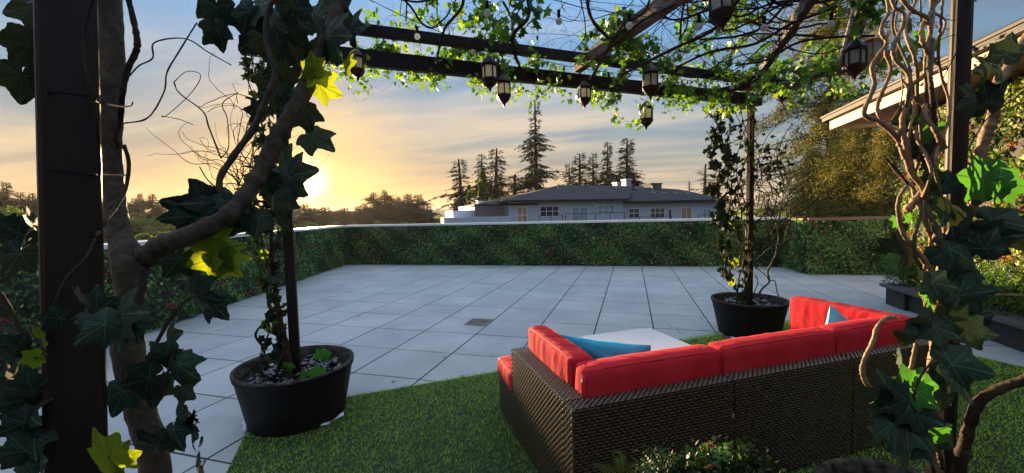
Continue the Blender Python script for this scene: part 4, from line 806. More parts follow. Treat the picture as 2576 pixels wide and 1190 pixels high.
m_lg2 = bigmat('green_ivy_leaf', (.03, .13, .02), (.045, .17, .03), (.22, .38, .12), .38, (.12, .40, .03))
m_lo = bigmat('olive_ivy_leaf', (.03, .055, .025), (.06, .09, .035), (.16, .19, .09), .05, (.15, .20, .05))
CTRL = [(0, 1.0), (8, .88), (20, .70), (32, .61), (42, .67), (54, .86), (63, .76), (80, .60), (97, .56), (114, .66), (128, .60), (148, .52), (165, .47), (175, .30), (180, .14)]
def outline_r(th):
    d = abs(math.degrees((th + math.pi) % (2 * math.pi) - math.pi))
    for (a, ra), (b_, rb) in zip(CTRL, CTRL[1:]):
        if a <= d <= b_: f = (d - a) / (b_ - a); f = f * f * (3 - 2 * f) * .5 + f * .5; return ra + (rb - ra) * f
    return .1
def leaf_mesh(seed, m, curl):
    g = np.random.default_rng(seed); n, k = 84, 7; vs_ = [(0, 0, 0)]; vein = [1.0]; lobes = [0, math.radians(54), -math.radians(54), math.radians(114), -math.radians(114)]; ph = g.random(4) * 6.28; sc_ = 1 + g.normal(size=5) * .06
    for i in range(1, k + 1):
        for j in range(n):
            th = j * 2 * math.pi / n - math.pi; r = outline_r(th) * i / k; r *= 1 + .05 * math.sin(3 * th + ph[0]) + (.018 * math.sin(th * 31 + ph[1]) * (i == k)); x, y = r * math.sin(th), r * math.cos(th)
            best = min(abs((th - l + math.pi) % (2 * math.pi) - math.pi) for l in lobes); vv = max(0, 1 - best * r / .030)
            side = abs(math.sin((y * 1.0 + abs(x) * .8) * 26 + ph[3])) ; vv = max(vv, .75 * max(0, (side - .965) / .035) * (r > .12))
            z = -curl * r * r * .55 + .028 * math.cos(best * 6.5) * r * -1 + .030 * math.sin(5 * th + ph[1]) * r * r + .05 * math.sin(2 * th + ph[2]) * r - .12 * abs(x) * curl + .012 * vv
            vs_.append((x, y, z)); vein.append(vv)
    fs = [(0, 1 + (j + 1) % n, 1 + j) for j in range(n)] + [(1 + (i - 1) * n + j, 1 + (i - 1) * n + (j + 1) % n, 1 + i * n + (j + 1) % n, 1 + i * n + j) for i in range(1, k) for j in range(n)]
    me = bpy.data.meshes.new('leaf'); me.from_pydata(vs_, [], fs); a = me.attributes.new('vein', 'FLOAT', 'POINT'); a.data.foreach_set('value', vein)
    me.polygons.foreach_set('use_smooth', [True] * len(me.polygons)); me.materials.append(m); me.update(); return me
LM = {k: [leaf_mesh(i * 3 + ord(k), m, c) for i, c in enumerate((.15, .5, .9, .3))] for k, m in (('d', m_ld), ('b', m_lb), ('o', m_lo), ('g', m_lg2))}
m_petiole = mat('petiole', (.03, .035, .015), (.06, .06, .03), rough=.9, spec=.1)
def big_leaf(parent, x, y, t, size, ang, kind='d', pitch=0., yaw=0., var=None):
    """size: length in 2576-px units; ang: where the tip points, degrees clockwise from up; pitch/yaw tip the blade out of the view plane"""
    a = math.radians(ang); Yv = UP * math.cos(a) + RT * math.sin(a); Zv = -FW; Yv = Yv * math.cos(math.radians(pitch)) + Zv * math.sin(math.radians(pitch)); Yv /= np.linalg.norm(Yv)
    Xv = np.cross(Yv, Zv); Xv /= np.linalg.norm(Xv); Zn = np.cross(Xv, Yv); yw = math.radians(yaw); Xv, Zn = Xv * math.cos(yw) + Zn * math.sin(yw), Zn * math.cos(yw) - Xv * math.sin(yw)
    s_ = size / 1.42 / FPX * t; p = V(x, y, t) - Yv * s_ * .3
    o = bpy.data.objects.new('leaf', LM[kind][RNG.integers(4) if var is None else var]); COL.objects.link(o); o.parent = parent; rl = root_loc(parent)
    o.matrix_local = Matrix(((Xv[0] * s_, Yv[0] * s_, Zn[0] * s_, p[0] - rl[0]), (Xv[1] * s_, Yv[1] * s_, Zn[1] * s_, p[1] - rl[1]), (Xv[2] * s_, Yv[2] * s_, Zn[2] * s_, p[2] - rl[2]), (0, 0, 0, 1)))
    return o, p, Yv, s_
def stems(parent, name, lst, m, n=10, sub=6, lump=.05, jit=.0):
    mb = MB()
    for P in lst:
        pts, rad = traced(P, sub + 3, jit); k = np.arange(len(rad)); rad = rad * (1 + .07 * np.sin(k * .9 + RNG.random() * 6) + RNG.normal(size=len(rad)) * .03) * np.where(RNG.random(len(rad)) < .05, 1.28, 1); mb.tube(pts, rad, n, lump=lump)
    return mb.obj(name, m, parent, smooth=True)
W4 = lambda pts, t, w_: [((2880 + x / 1.3417) / 1.49067, (y / 1.3417) / 1.49067, (t if not isinstance(t, tuple) else t[0] + (t[1] - t[0]) * i / (len(pts) - 1)), (w_ if not isinstance(w_, tuple) else w_[0] + (w_[1] - w_[0]) * i / (len(pts) - 1)) / 2) for i, (x, y) in enumerate(pts)]
W8 = lambda pts, t, w_: [(a, b + 887 / 1.49067, c, d) for a, b, c, d in W4(pts, t, w_)]
W7 = lambda pts, t, w_: [((3240 + x / 1.7) / 1.49067, (500 + y / 1.7) / 1.49067, (t if not isinstance(t, tuple) else t[0] + (t[1] - t[0]) * i / (len(pts) - 1)), (w_ if not isinstance(w_, tuple) else w_[0] + (w_[1] - w_[0]) * i / (len(pts) - 1)) / 2.534) for i, (x, y) in enumerate(pts)]
W6 = lambda pts, t, w_: [((3240 + x / 1.983) / 1.49067, (y / 1.983) / 1.49067, (t if not isinstance(t, tuple) else t[0] + (t[1] - t[0]) * i / (len(pts) - 1)), (w_ if not isinstance(w_, tuple) else w_[0] + (w_[1] - w_[0]) * i / (len(pts) - 1)) / 2.956) for i, (x, y) in enumerate(pts)]

# ---------------------------------------------------------------- near left: forked trunk with big ivy leaves
TL = thing('ivy_tree', (*V(345, 1150, .75)[:2], 0), 'forked tree trunk wound with large artificial ivy leaves beside the thick left post', 'tree')
gz_ = V(398, 1230, .74); gp = np.array([gz_[0], gz_[1], 0.])
mb = MB(); pts, rad = traced([(270, -60, .80, 76), (276, 60, .80, 74), (280, 180, .80, 78), (274, 300, .79, 74), (278, 420, .79, 68), (288, 520, .78, 66), (304, 600, .77, 72), (326, 665, .755, 100), (328, 730, .75, 84), (316, 800, .75, 88), (322, 880, .75, 92), (345, 1000, .75, 84), (378, 1110, .745, 82), (398, 1230, .74, 84)], 6)
pts = np.vstack([pts, gz_ * .45 + gp * .55, gp]); rad = np.append(rad, [.021, .024]); mb.tube(pts, rad, 16, lump=.035); mb.obj('trunk', m_trunk, TL, smooth=True)
stems(TL, 'branch', [[(322, 668, .76, 80), (362, 648, .762, 76), (400, 622, .77, 66), (480, 590, .79, 60), (560, 552, .82, 54), (610, 505, .85, 50), (648, 445, .88, 47), (700, 345, .90, 45), (758, 245, .92, 43), (800, 150, .95, 40), (850, 30, .98, 36), (880, -60, 1., 34)]], m_trunk, 14)
stems(TL, 'vine', [[(316, -30, .72, 17), (338, 60, .72, 18), (345, 120, .72, 18), (322, 172, .72, 20), (308, 235, .72, 18), (302, 300, .73, 16), (290, 345, .73, 15), (298, 372, .74, 12)], [(312, 365, .75, 12), (324, 410, .75, 12), (316, 475, .74, 11), (292, 520, .70, 12), (262, 560, .64, 14), (243, 595, .58, 12)],
                  [(238, -20, .53, 9), (214, 70, .53, 10), (210, 140, .53, 9), (222, 200, .53, 8), (236, 260, .54, 8), (244, 330, .55, 7), (252, 430, .6, 7), (244, 480, .62, 6)], [(240, 600, .55, 9), (215, 650, .535, 10), (170, 700, .53, 11), (140, 760, .53, 10), (120, 830, .53, 9)]], m_trunkd, 8)
stems(TL, 'vine', [[(557, 505, .86, 18), (553, 450, .86, 19), (588, 392, .87, 19), (640, 318, .88, 20), (672, 245, .88, 18), (693, 180, .88, 17), (670, 105, .88, 15), (674, 30, .88, 14), (705, -30, .88, 13)], [(557, 500, .86, 16), (600, 520, .85, 14)]], m_trunk, 10)
tw = [[(310, 311, .75, 5), (372, 296, .78, 5), (412, 232, .8, 5), (420, 182, .82, 5), (450, 130, .84, 5), (495, 57, .86, 4)], [(327, 190, .73, 5), (350, 165, .75, 5), (384, 146, .78, 5), (389, 107, .8, 5), (465, 97, .82, 4), (525, 132, .84, 4), (582, 164, .86, 3)],
      [(437, 207, .9, 4), (452, 235, .9, 4), (510, 280, .9, 4), (526, 322, .9, 5), (556, 398, .88, 5)], [(502, 420, .9, 4), (522, 452, .89, 4), (550, 477, .87, 5)], [(556, 398, .88, 4), (575, 370, .9, 3), (572, 300, .92, 3), (560, 260, .93, 3), (600, 232, .95, 2)],
      [(315, 268, .75, 4), (330, 266, .76, 4), (334, 256, .76, 4)], [(437, 207, .9, 3), (470, 180, .9, 2), (505, 190, .9, 2), (480, 235, .9, 2), (420, 290, .9, 2), (408, 292, .9, 2), (450, 300, .9, 2), (486, 314, .9, 2)]]
stems(TL, 'twig', tw, m_trunkd, 5, 5, lump=0)
tgm = MB()
for k in range(26):
    x0, y0 = random.choice([(600, 470), (640, 440), (620, 480), (660, 420), (690, 300), (650, 330)]); p = V(x0, y0, random.uniform(.95, 1.15)); c = curly(p, (RNG.normal() * .35 - .1, RNG.normal() * .3, 1.0), random.uniform(.12, .34), .012, .9, (0, 0, 1), .12); tgm.tube(c, np.linspace(.0013, .0004, len(c)), 4)
tgm.obj('twig', m_trunkd, TL)
def leaf_set(T, L_, t0, pet=True, k=1., drop=0.):
    pm = MB(); rs = random.Random(5)
    for q in L_:
        if q[4] != 'g' and q[4] != 'b' and rs.random() < drop: continue
        q = (q[0], q[1], q[2] * k * rs.uniform(.8, 1.15), *q[3:])
        x, y, s_, ang, kd = q[:5]; pitch = q[5] if len(q) > 5 else RNG.uniform(-35, 30); yaw = q[6] if len(q) > 6 else RNG.uniform(-30, 30); t = (q[7] if len(q) > 7 else t0) + RNG.normal() * .012
        o, p, Yv, sc_ = big_leaf(T, x, y, t, s_, ang, kd, pitch, yaw)
        if pet: e = p - Yv * sc_ * .45 + FW * sc_ * .25; pm.tube([p, (p + e) / 2 + [0, 0, -.003], e], [.0012, .0013, .0016], 5)
    if pet and pm.v: pm.obj('petiole', m_petiole, T, smooth=True)
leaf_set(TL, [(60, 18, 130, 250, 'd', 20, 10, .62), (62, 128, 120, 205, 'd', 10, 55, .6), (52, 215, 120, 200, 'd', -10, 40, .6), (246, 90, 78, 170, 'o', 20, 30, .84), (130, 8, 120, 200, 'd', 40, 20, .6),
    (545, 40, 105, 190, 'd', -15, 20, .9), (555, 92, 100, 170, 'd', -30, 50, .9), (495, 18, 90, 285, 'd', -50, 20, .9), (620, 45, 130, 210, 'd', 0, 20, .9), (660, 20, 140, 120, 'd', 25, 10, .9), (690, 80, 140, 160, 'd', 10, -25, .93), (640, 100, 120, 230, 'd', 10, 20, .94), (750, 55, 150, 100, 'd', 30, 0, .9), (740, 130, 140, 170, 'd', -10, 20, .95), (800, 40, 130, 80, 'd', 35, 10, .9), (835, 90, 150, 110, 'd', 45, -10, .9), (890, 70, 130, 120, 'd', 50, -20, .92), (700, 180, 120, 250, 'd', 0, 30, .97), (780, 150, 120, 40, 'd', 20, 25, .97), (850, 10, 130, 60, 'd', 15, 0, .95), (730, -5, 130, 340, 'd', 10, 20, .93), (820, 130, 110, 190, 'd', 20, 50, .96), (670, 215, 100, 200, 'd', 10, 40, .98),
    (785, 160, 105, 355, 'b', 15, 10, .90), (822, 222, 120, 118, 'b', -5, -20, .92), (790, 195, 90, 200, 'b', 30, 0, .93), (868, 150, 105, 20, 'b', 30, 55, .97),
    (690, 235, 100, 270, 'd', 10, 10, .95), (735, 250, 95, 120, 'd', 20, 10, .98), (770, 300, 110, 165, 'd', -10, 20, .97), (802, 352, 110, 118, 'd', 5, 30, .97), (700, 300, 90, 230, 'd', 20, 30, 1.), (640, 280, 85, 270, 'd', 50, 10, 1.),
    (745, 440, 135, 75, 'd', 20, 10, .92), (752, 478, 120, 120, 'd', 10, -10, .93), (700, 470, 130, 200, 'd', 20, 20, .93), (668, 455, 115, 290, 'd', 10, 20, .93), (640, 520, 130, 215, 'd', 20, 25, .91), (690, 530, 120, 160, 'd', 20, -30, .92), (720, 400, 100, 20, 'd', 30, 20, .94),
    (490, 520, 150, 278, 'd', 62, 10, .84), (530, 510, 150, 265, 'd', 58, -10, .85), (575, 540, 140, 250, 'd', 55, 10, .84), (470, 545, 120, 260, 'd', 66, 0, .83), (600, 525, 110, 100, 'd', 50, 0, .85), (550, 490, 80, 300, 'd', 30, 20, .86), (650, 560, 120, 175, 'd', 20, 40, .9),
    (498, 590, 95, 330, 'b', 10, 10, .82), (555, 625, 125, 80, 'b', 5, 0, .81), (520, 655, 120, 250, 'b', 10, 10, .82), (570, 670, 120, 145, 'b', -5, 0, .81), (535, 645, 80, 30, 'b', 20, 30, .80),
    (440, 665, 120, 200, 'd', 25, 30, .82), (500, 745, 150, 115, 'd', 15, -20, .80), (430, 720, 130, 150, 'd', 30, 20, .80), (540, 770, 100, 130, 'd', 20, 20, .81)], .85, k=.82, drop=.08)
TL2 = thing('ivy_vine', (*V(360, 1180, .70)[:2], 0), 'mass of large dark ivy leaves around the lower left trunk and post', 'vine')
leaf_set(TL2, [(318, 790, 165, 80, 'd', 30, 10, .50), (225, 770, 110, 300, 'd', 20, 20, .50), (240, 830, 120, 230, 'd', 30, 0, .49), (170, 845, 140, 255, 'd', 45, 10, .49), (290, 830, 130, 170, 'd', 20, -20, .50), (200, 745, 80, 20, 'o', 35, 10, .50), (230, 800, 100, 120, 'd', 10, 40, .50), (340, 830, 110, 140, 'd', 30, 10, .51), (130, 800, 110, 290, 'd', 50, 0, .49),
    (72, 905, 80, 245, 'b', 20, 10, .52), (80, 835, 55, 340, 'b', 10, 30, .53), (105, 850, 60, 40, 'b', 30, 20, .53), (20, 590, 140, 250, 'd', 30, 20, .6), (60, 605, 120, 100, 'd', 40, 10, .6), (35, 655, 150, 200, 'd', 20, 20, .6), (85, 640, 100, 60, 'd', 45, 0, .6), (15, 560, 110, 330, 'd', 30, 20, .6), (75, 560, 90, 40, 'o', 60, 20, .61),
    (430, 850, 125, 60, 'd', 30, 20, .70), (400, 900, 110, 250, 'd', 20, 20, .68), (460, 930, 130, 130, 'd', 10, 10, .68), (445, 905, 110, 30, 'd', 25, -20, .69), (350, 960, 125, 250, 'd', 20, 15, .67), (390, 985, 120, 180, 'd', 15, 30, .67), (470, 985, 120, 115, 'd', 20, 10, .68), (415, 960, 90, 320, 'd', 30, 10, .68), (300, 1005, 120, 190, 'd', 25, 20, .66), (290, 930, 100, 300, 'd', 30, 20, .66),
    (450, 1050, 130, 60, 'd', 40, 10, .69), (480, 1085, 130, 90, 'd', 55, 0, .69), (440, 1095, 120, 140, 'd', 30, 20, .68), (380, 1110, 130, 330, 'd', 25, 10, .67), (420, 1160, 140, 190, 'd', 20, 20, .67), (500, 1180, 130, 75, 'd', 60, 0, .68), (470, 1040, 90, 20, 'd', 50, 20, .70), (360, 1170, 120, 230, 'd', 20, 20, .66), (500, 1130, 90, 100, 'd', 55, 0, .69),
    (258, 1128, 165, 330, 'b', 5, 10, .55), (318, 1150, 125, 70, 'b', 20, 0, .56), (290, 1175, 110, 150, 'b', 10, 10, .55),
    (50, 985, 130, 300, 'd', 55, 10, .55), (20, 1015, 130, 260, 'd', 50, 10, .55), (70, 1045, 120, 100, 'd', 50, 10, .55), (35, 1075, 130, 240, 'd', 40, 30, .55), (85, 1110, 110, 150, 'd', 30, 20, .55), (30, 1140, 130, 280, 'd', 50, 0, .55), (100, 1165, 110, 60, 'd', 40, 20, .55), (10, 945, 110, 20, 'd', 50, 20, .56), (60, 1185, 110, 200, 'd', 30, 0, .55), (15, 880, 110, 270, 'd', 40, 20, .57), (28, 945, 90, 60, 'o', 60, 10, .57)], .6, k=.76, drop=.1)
stems(TL2, 'stem', [[(0, 735, .6, 12), (22, 770, .6, 13), (45, 820, .6, 14), (70, 870, .6, 15), (90, 950, .6, 18), (112, 1010, .6, 20), (140, 1090, .6, 20), (150, 1240, .6, 20)], [(395, 860, .7, 12), (430, 800, .71, 10), (470, 755, .74, 8), (520, 735, .78, 7)], [(400, 1000, .68, 12), (425, 930, .68, 9), (440, 880, .69, 8)], [(95, 1190, .56, 14), (60, 1120, .56, 12), (75, 1040, .56, 10), (55, 990, .56, 8)]], m_trunkd, 8)

# ---------------------------------------------------------------- near right: curly willow stems and ivy in front of the right near post
TR = thing('curly_willow', (*V(2330, 1190, 1.45)[:2], 0), 'twisting tan willow stems climbing the right near post', 'tree')
bs = V(2352, 1200, 1.47)
main = W7([(215, -20), (250, 80), (268, 150), (300, 250), (370, 340), (400, 450), (425, 550), (470, 620), (462, 720), (462, 800), (520, 880), (560, 960)], (1.40, 1.42), (40, 60))
mp_, mr_ = traced(main, 6); low, lr = traced([(2352, 805, 1.44, 34), (2356, 880, 1.45, 40), (2348, 960, 1.46, 44), (2350, 1060, 1.47, 46), (2352, 1200, 1.47, 50)], 6)
mb = MB(); mb.tube(np.vstack([mp_[:-6], low[::1]]), np.append(mr_[:-6], lr), 12, lump=.05); mb.tube([low[-1], [bs[0], bs[1], .36]], [.036, .045], 12); mb.obj('trunk', m_tan, TR, smooth=True)
stems(TR, 'branch', [W4([(596, -20), (605, 60), (578, 115), (570, 165), (596, 215), (560, 270), (522, 340), (536, 420), (512, 490), (484, 560), (500, 590), (560, 612), (640, 682), (672, 745), (690, 800)], 1.38, (18, 36))], m_tan, 9)
stems(TR, 'branch', [W4([(615, -20), (640, 40), (682, 70), (675, 140), (632, 230), (640, 300), (700, 362), (714, 440), (700, 525), (678, 590), (680, 660), (698, 750)], 1.36, (20, 36))], m_tan, 9)
stems(TR, 'branch', [W4([(662, -20), (720, 50), (800, 92), (818, 160), (798, 240), (818, 300), (790, 372), (715, 435)], 1.40, (26, 30))], m_tan, 9)
stems(TR, 'branch', [W4([(820, -20), (828, 55), (888, 100), (880, 160), (838, 225), (828, 290), (818, 380), (770, 430)], 1.45, (16, 16)), W4([(600, 170), (592, 260), (618, 340), (604, 400), (572, 470), (550, 545), (575, 605), (640, 660)], 1.42, (20, 28)), W4([(600, 800), (640, 862), (700, 915), (745, 965)], 1.36, (14, 18)), W4([(765, -20), (770, 80), (780, 180), (800, 250)], 1.47, (12, 12)), W4([(650, 60), (640, 130), (660, 200), (640, 280)], 1.46, (12, 12))], m_tan, 8)
stems(TR, 'branch', [W7([(305, 310), (250, 365), (218, 440), (222, 540), (250, 640), (300, 715), (365, 780), (410, 850), (428, 940), (440, 1010)], 1.36, (28, 44))], m_tan, 10)
stems(TR, 'branch', [W4([(740, 505), (770, 525), (820, 580), (790, 620), (765, 640)], 1.44, (10, 10)), W4([(670, 380), (678, 450), (660, 540), (625, 600)], 1.44, (10, 8)), W4([(700, 1060), (740, 1010), (780, 960)], 1.42, (46, 40)), W7([(260, 510), (310, 450), (360, 390)], 1.44, (44, 40)), W6([(370, 740), (440, 790), (500, 850), (420, 950)], 1.44, (16, 12)), W6([(440, 715), (400, 770), (330, 800)], 1.45, (14, 10))], m_tan, 8)
stems(TR, 'branch', [W8([(640, 405), (592, 412), (548, 460), (528, 530), (484, 625), (478, 700), (520, 770), (590, 815), (680, 860), (780, 900)], 1.30, (26, 34))], m_tan, 10)
stems(TR, 'branch', [W6([(1260, 220), (1160, 360), (1080, 500), (985, 640), (970, 740), (960, 850), (925, 960), (880, 1090), (850, 1200)], (1.38, 1.40), (110, 110)), W7([(742, 90), (745, 190), (735, 300), (715, 420), (640, 560), (560, 640), (520, 720), (500, 850), (520, 950)], (1.40, 1.45), (62, 90))], m_tan, 12)
stems(TR, 'branch', [W8([(1420, 640), (1288, 720), (1190, 755), (1100, 800), (1045, 860), (1015, 950), (985, 1060), (960, 1200)], (1.30, 1.46), (66, 78))], m_trunkd, 12)
stems(TR, 'branch', [W8([(1050, 290), (1150, 294), (1290, 300), (1400, 330)], 1.5, (18, 18)), W8([(820, 640), (850, 560), (840, 480), (900, 380), (930, 300)], 1.40, (34, 50)), W8([(690, 740), (720, 660), (735, 590), (745, 540)], 1.34, (30, 26)), W8([(800, 690), (830, 640), (850, 600)], 1.36, (30, 26)), W8([(840, 240), (800, 300), (795, 340)], 1.38, (20, 20)), W8([(860, 100), (850, 30), (845, -60)], 1.38, (40, 44))], m_tan, 10)
stems(TR, 'vine', [W6([(1190, 680), (1080, 760), (980, 830), (900, 900), (850, 980), (800, 1060), (790, 1120), (840, 1190)], 1.34, (14, 12)), W6([(930, 1010), (1000, 970), (1080, 780), (1095, 640), (1150, 540)], 1.36, (10, 8)), W6([(920, 780), (900, 870), (860, 960), (830, 1020)], 1.33, (9, 9)), W7([(140, 160), (170, 195), (230, 260), (280, 325)], 1.35, (18, 20)), W7([(690, 620), (760, 560), (850, 600), (1000, 620)], 1.42, (14, 9)), W7([(720, 640), (730, 540), (800, 490), (810, 610)], 1.42, (10, 8))], m_trunkd, 6)
for k in range(9):
    x0 = [2262, 2292, 2330, 2345, 2368, 2310, 2350, 2330, 2280][k]; yy = np.linspace(*[(-30, 700), (-30, 560), (-30, 800), (100, 900), (-30, 760), (300, 1000), (500, 1180), (-30, 420), (200, 780)][k], 15); ph = RNG.random() * 6; tx = [2330, 2335, 2355, 2358, 2372, 2352, 2352, 2345, 2350][k]
    stems(TR, 'branch', [[(x0 + (tx - x0) * (i / 14) ** 1.5 + (13 + 9 * math.sin(i * .6 + k)) * math.sin(i * 1.15 + ph), y, 1.40 + .05 * math.sin(i * .9 + k) + .02 * (k % 3), 8 + (k % 4) * 2 + i * .25) for i, y in enumerate(yy)]], m_tan if k % 3 else m_trunk, 8)
W_ = MB()
for P in (W6([(700, 370), (640, 480), (575, 620), (545, 740), (560, 870)], 1.53, 9), W6([(690, 380), (620, 520), (565, 650), (550, 800), (575, 900)], 1.525, 8), W6([(740, -20), (775, 60), (780, 150), (745, 270)], 1.56, 22), W6([(560, 130), (650, 150), (745, 150)], 1.54, 8), W6([(560, 300), (650, 265), (750, 260)], 1.54, 8), W6([(500, 520), (600, 470), (750, 400), (900, 330)], 1.53, 8)):
    p, r = traced(P, 5); W_.tube(p, r, 6)
T = thing('cable', V(2400, 250, 1.54), 'black cable loosely wrapped round the right near post', 'cable'); W_.obj('wrap', m_strap, T, smooth=True)
VR = thing('ivy_vine', (*V(2400, 1190, 1.4)[:2], 0), 'large ivy leaves mixed bright and dark around the right near post', 'vine')
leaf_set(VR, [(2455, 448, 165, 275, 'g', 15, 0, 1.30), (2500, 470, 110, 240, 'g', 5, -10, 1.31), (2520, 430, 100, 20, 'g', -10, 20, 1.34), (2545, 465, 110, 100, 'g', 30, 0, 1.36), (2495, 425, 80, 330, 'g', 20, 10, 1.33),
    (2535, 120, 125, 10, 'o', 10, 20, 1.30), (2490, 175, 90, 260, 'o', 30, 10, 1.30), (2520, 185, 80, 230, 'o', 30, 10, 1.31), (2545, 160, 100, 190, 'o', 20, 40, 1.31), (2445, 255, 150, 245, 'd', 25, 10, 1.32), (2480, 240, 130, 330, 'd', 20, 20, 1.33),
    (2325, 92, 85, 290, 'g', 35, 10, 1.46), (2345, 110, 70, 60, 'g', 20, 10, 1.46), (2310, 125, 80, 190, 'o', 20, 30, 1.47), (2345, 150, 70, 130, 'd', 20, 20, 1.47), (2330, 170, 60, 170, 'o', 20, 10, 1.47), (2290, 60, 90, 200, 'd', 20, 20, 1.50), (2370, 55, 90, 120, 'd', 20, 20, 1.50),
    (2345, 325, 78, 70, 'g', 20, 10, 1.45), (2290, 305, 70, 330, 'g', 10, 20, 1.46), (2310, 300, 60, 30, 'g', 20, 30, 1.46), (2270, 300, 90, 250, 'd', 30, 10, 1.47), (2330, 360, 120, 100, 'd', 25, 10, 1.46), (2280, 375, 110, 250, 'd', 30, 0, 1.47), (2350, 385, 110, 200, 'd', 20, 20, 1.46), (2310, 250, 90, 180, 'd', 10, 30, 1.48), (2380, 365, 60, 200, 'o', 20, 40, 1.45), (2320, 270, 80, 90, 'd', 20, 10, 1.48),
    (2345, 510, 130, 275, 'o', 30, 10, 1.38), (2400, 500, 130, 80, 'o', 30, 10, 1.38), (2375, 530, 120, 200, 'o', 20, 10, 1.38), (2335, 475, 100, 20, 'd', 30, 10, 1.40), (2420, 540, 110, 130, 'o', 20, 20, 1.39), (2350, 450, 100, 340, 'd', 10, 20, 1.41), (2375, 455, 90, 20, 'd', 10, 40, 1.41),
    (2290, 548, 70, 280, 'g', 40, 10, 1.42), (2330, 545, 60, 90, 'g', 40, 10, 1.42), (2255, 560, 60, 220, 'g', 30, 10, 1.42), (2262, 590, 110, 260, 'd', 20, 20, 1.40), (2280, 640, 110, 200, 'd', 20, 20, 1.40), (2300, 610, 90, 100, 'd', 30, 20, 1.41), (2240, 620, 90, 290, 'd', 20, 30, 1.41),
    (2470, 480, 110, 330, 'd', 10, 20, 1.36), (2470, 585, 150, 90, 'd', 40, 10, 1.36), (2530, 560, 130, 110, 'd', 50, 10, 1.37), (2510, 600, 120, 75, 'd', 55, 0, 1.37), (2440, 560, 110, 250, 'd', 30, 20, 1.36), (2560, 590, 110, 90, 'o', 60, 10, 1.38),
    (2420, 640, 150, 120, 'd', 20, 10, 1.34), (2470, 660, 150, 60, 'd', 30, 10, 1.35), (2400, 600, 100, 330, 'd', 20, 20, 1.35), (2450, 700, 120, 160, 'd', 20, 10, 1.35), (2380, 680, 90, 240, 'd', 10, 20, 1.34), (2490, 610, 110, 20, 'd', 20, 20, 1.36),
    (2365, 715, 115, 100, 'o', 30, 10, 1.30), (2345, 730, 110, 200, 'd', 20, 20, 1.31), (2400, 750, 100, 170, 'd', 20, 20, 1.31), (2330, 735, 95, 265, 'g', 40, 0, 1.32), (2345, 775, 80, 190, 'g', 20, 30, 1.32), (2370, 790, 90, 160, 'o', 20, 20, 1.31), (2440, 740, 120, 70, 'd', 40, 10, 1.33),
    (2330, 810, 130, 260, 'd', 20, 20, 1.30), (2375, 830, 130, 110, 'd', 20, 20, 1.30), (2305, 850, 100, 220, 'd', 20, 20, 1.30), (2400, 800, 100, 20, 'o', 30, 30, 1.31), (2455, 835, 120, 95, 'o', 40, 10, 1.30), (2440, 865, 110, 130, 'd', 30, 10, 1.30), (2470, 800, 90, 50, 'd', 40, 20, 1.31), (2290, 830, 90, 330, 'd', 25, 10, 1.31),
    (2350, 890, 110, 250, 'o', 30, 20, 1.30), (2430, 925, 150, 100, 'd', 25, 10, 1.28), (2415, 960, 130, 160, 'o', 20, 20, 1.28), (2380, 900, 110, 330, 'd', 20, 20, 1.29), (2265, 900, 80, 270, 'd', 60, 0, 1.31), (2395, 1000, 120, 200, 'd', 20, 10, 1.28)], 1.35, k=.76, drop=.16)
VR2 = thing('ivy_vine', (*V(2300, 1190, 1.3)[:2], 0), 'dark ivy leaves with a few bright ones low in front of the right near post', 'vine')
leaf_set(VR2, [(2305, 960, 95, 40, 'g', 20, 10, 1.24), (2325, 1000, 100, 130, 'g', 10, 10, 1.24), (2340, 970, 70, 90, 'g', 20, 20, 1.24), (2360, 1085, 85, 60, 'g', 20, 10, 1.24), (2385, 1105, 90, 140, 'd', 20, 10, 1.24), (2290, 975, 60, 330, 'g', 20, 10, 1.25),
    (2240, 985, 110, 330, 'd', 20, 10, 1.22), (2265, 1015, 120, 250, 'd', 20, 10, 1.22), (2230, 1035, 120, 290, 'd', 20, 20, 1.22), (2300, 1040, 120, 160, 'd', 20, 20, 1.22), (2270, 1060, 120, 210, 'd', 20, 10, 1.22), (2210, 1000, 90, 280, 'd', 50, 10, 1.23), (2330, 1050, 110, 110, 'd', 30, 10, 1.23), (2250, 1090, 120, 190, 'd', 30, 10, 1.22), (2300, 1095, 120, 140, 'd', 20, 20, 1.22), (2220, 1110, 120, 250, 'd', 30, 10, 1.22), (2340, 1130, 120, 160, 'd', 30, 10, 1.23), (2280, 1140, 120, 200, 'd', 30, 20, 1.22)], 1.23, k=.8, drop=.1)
stems(VR2, 'stem', [[(2352, 1200, 1.45, 12), (2330, 1100, 1.30, 12), (2300, 1020, 1.24, 10), (2310, 960, 1.24, 8), (2350, 900, 1.30, 7)]], m_trunkd, 7)

# ================================================================ small leaved ivy and willow branches over the pergola roof
GW = 'curly willow branches woven over the pergola roof'; GI = 'ivy garlands trailing over the pergola roof'
def willow(p, d, l, r, flat, curl=.5, step=.045, forks=2, lab='thin curly willow branch woven over the pergola roof', group=GW, m=None):
    T = thing('willow_branch', p, lab, 'branch', group); mb = MB(); c = curly(p, d, l, step, curl, d, .10, flat); mb.tube(c, np.linspace(r, r * .3, len(c)), 6, lump=.06)
    for k in range(forks):
        i = RNG.integers(len(c) // 5, max(len(c) // 5 + 1, int(len(c) * .85))); d2 = np.array(d) + RNG.normal(size=3) * [.9, .9, .15]; c2 = curly(c[i], d2, l * RNG.uniform(.25, .6), step * .7, curl * 1.3, d2, .06, flat); r2 = r * (1 - .6 * i / len(c)) * .55; mb.tube(c2, np.linspace(r2, r2 * .3, len(c2)), 5)
    mb.obj('stem', m or m_trunkd, T, smooth=True); return c
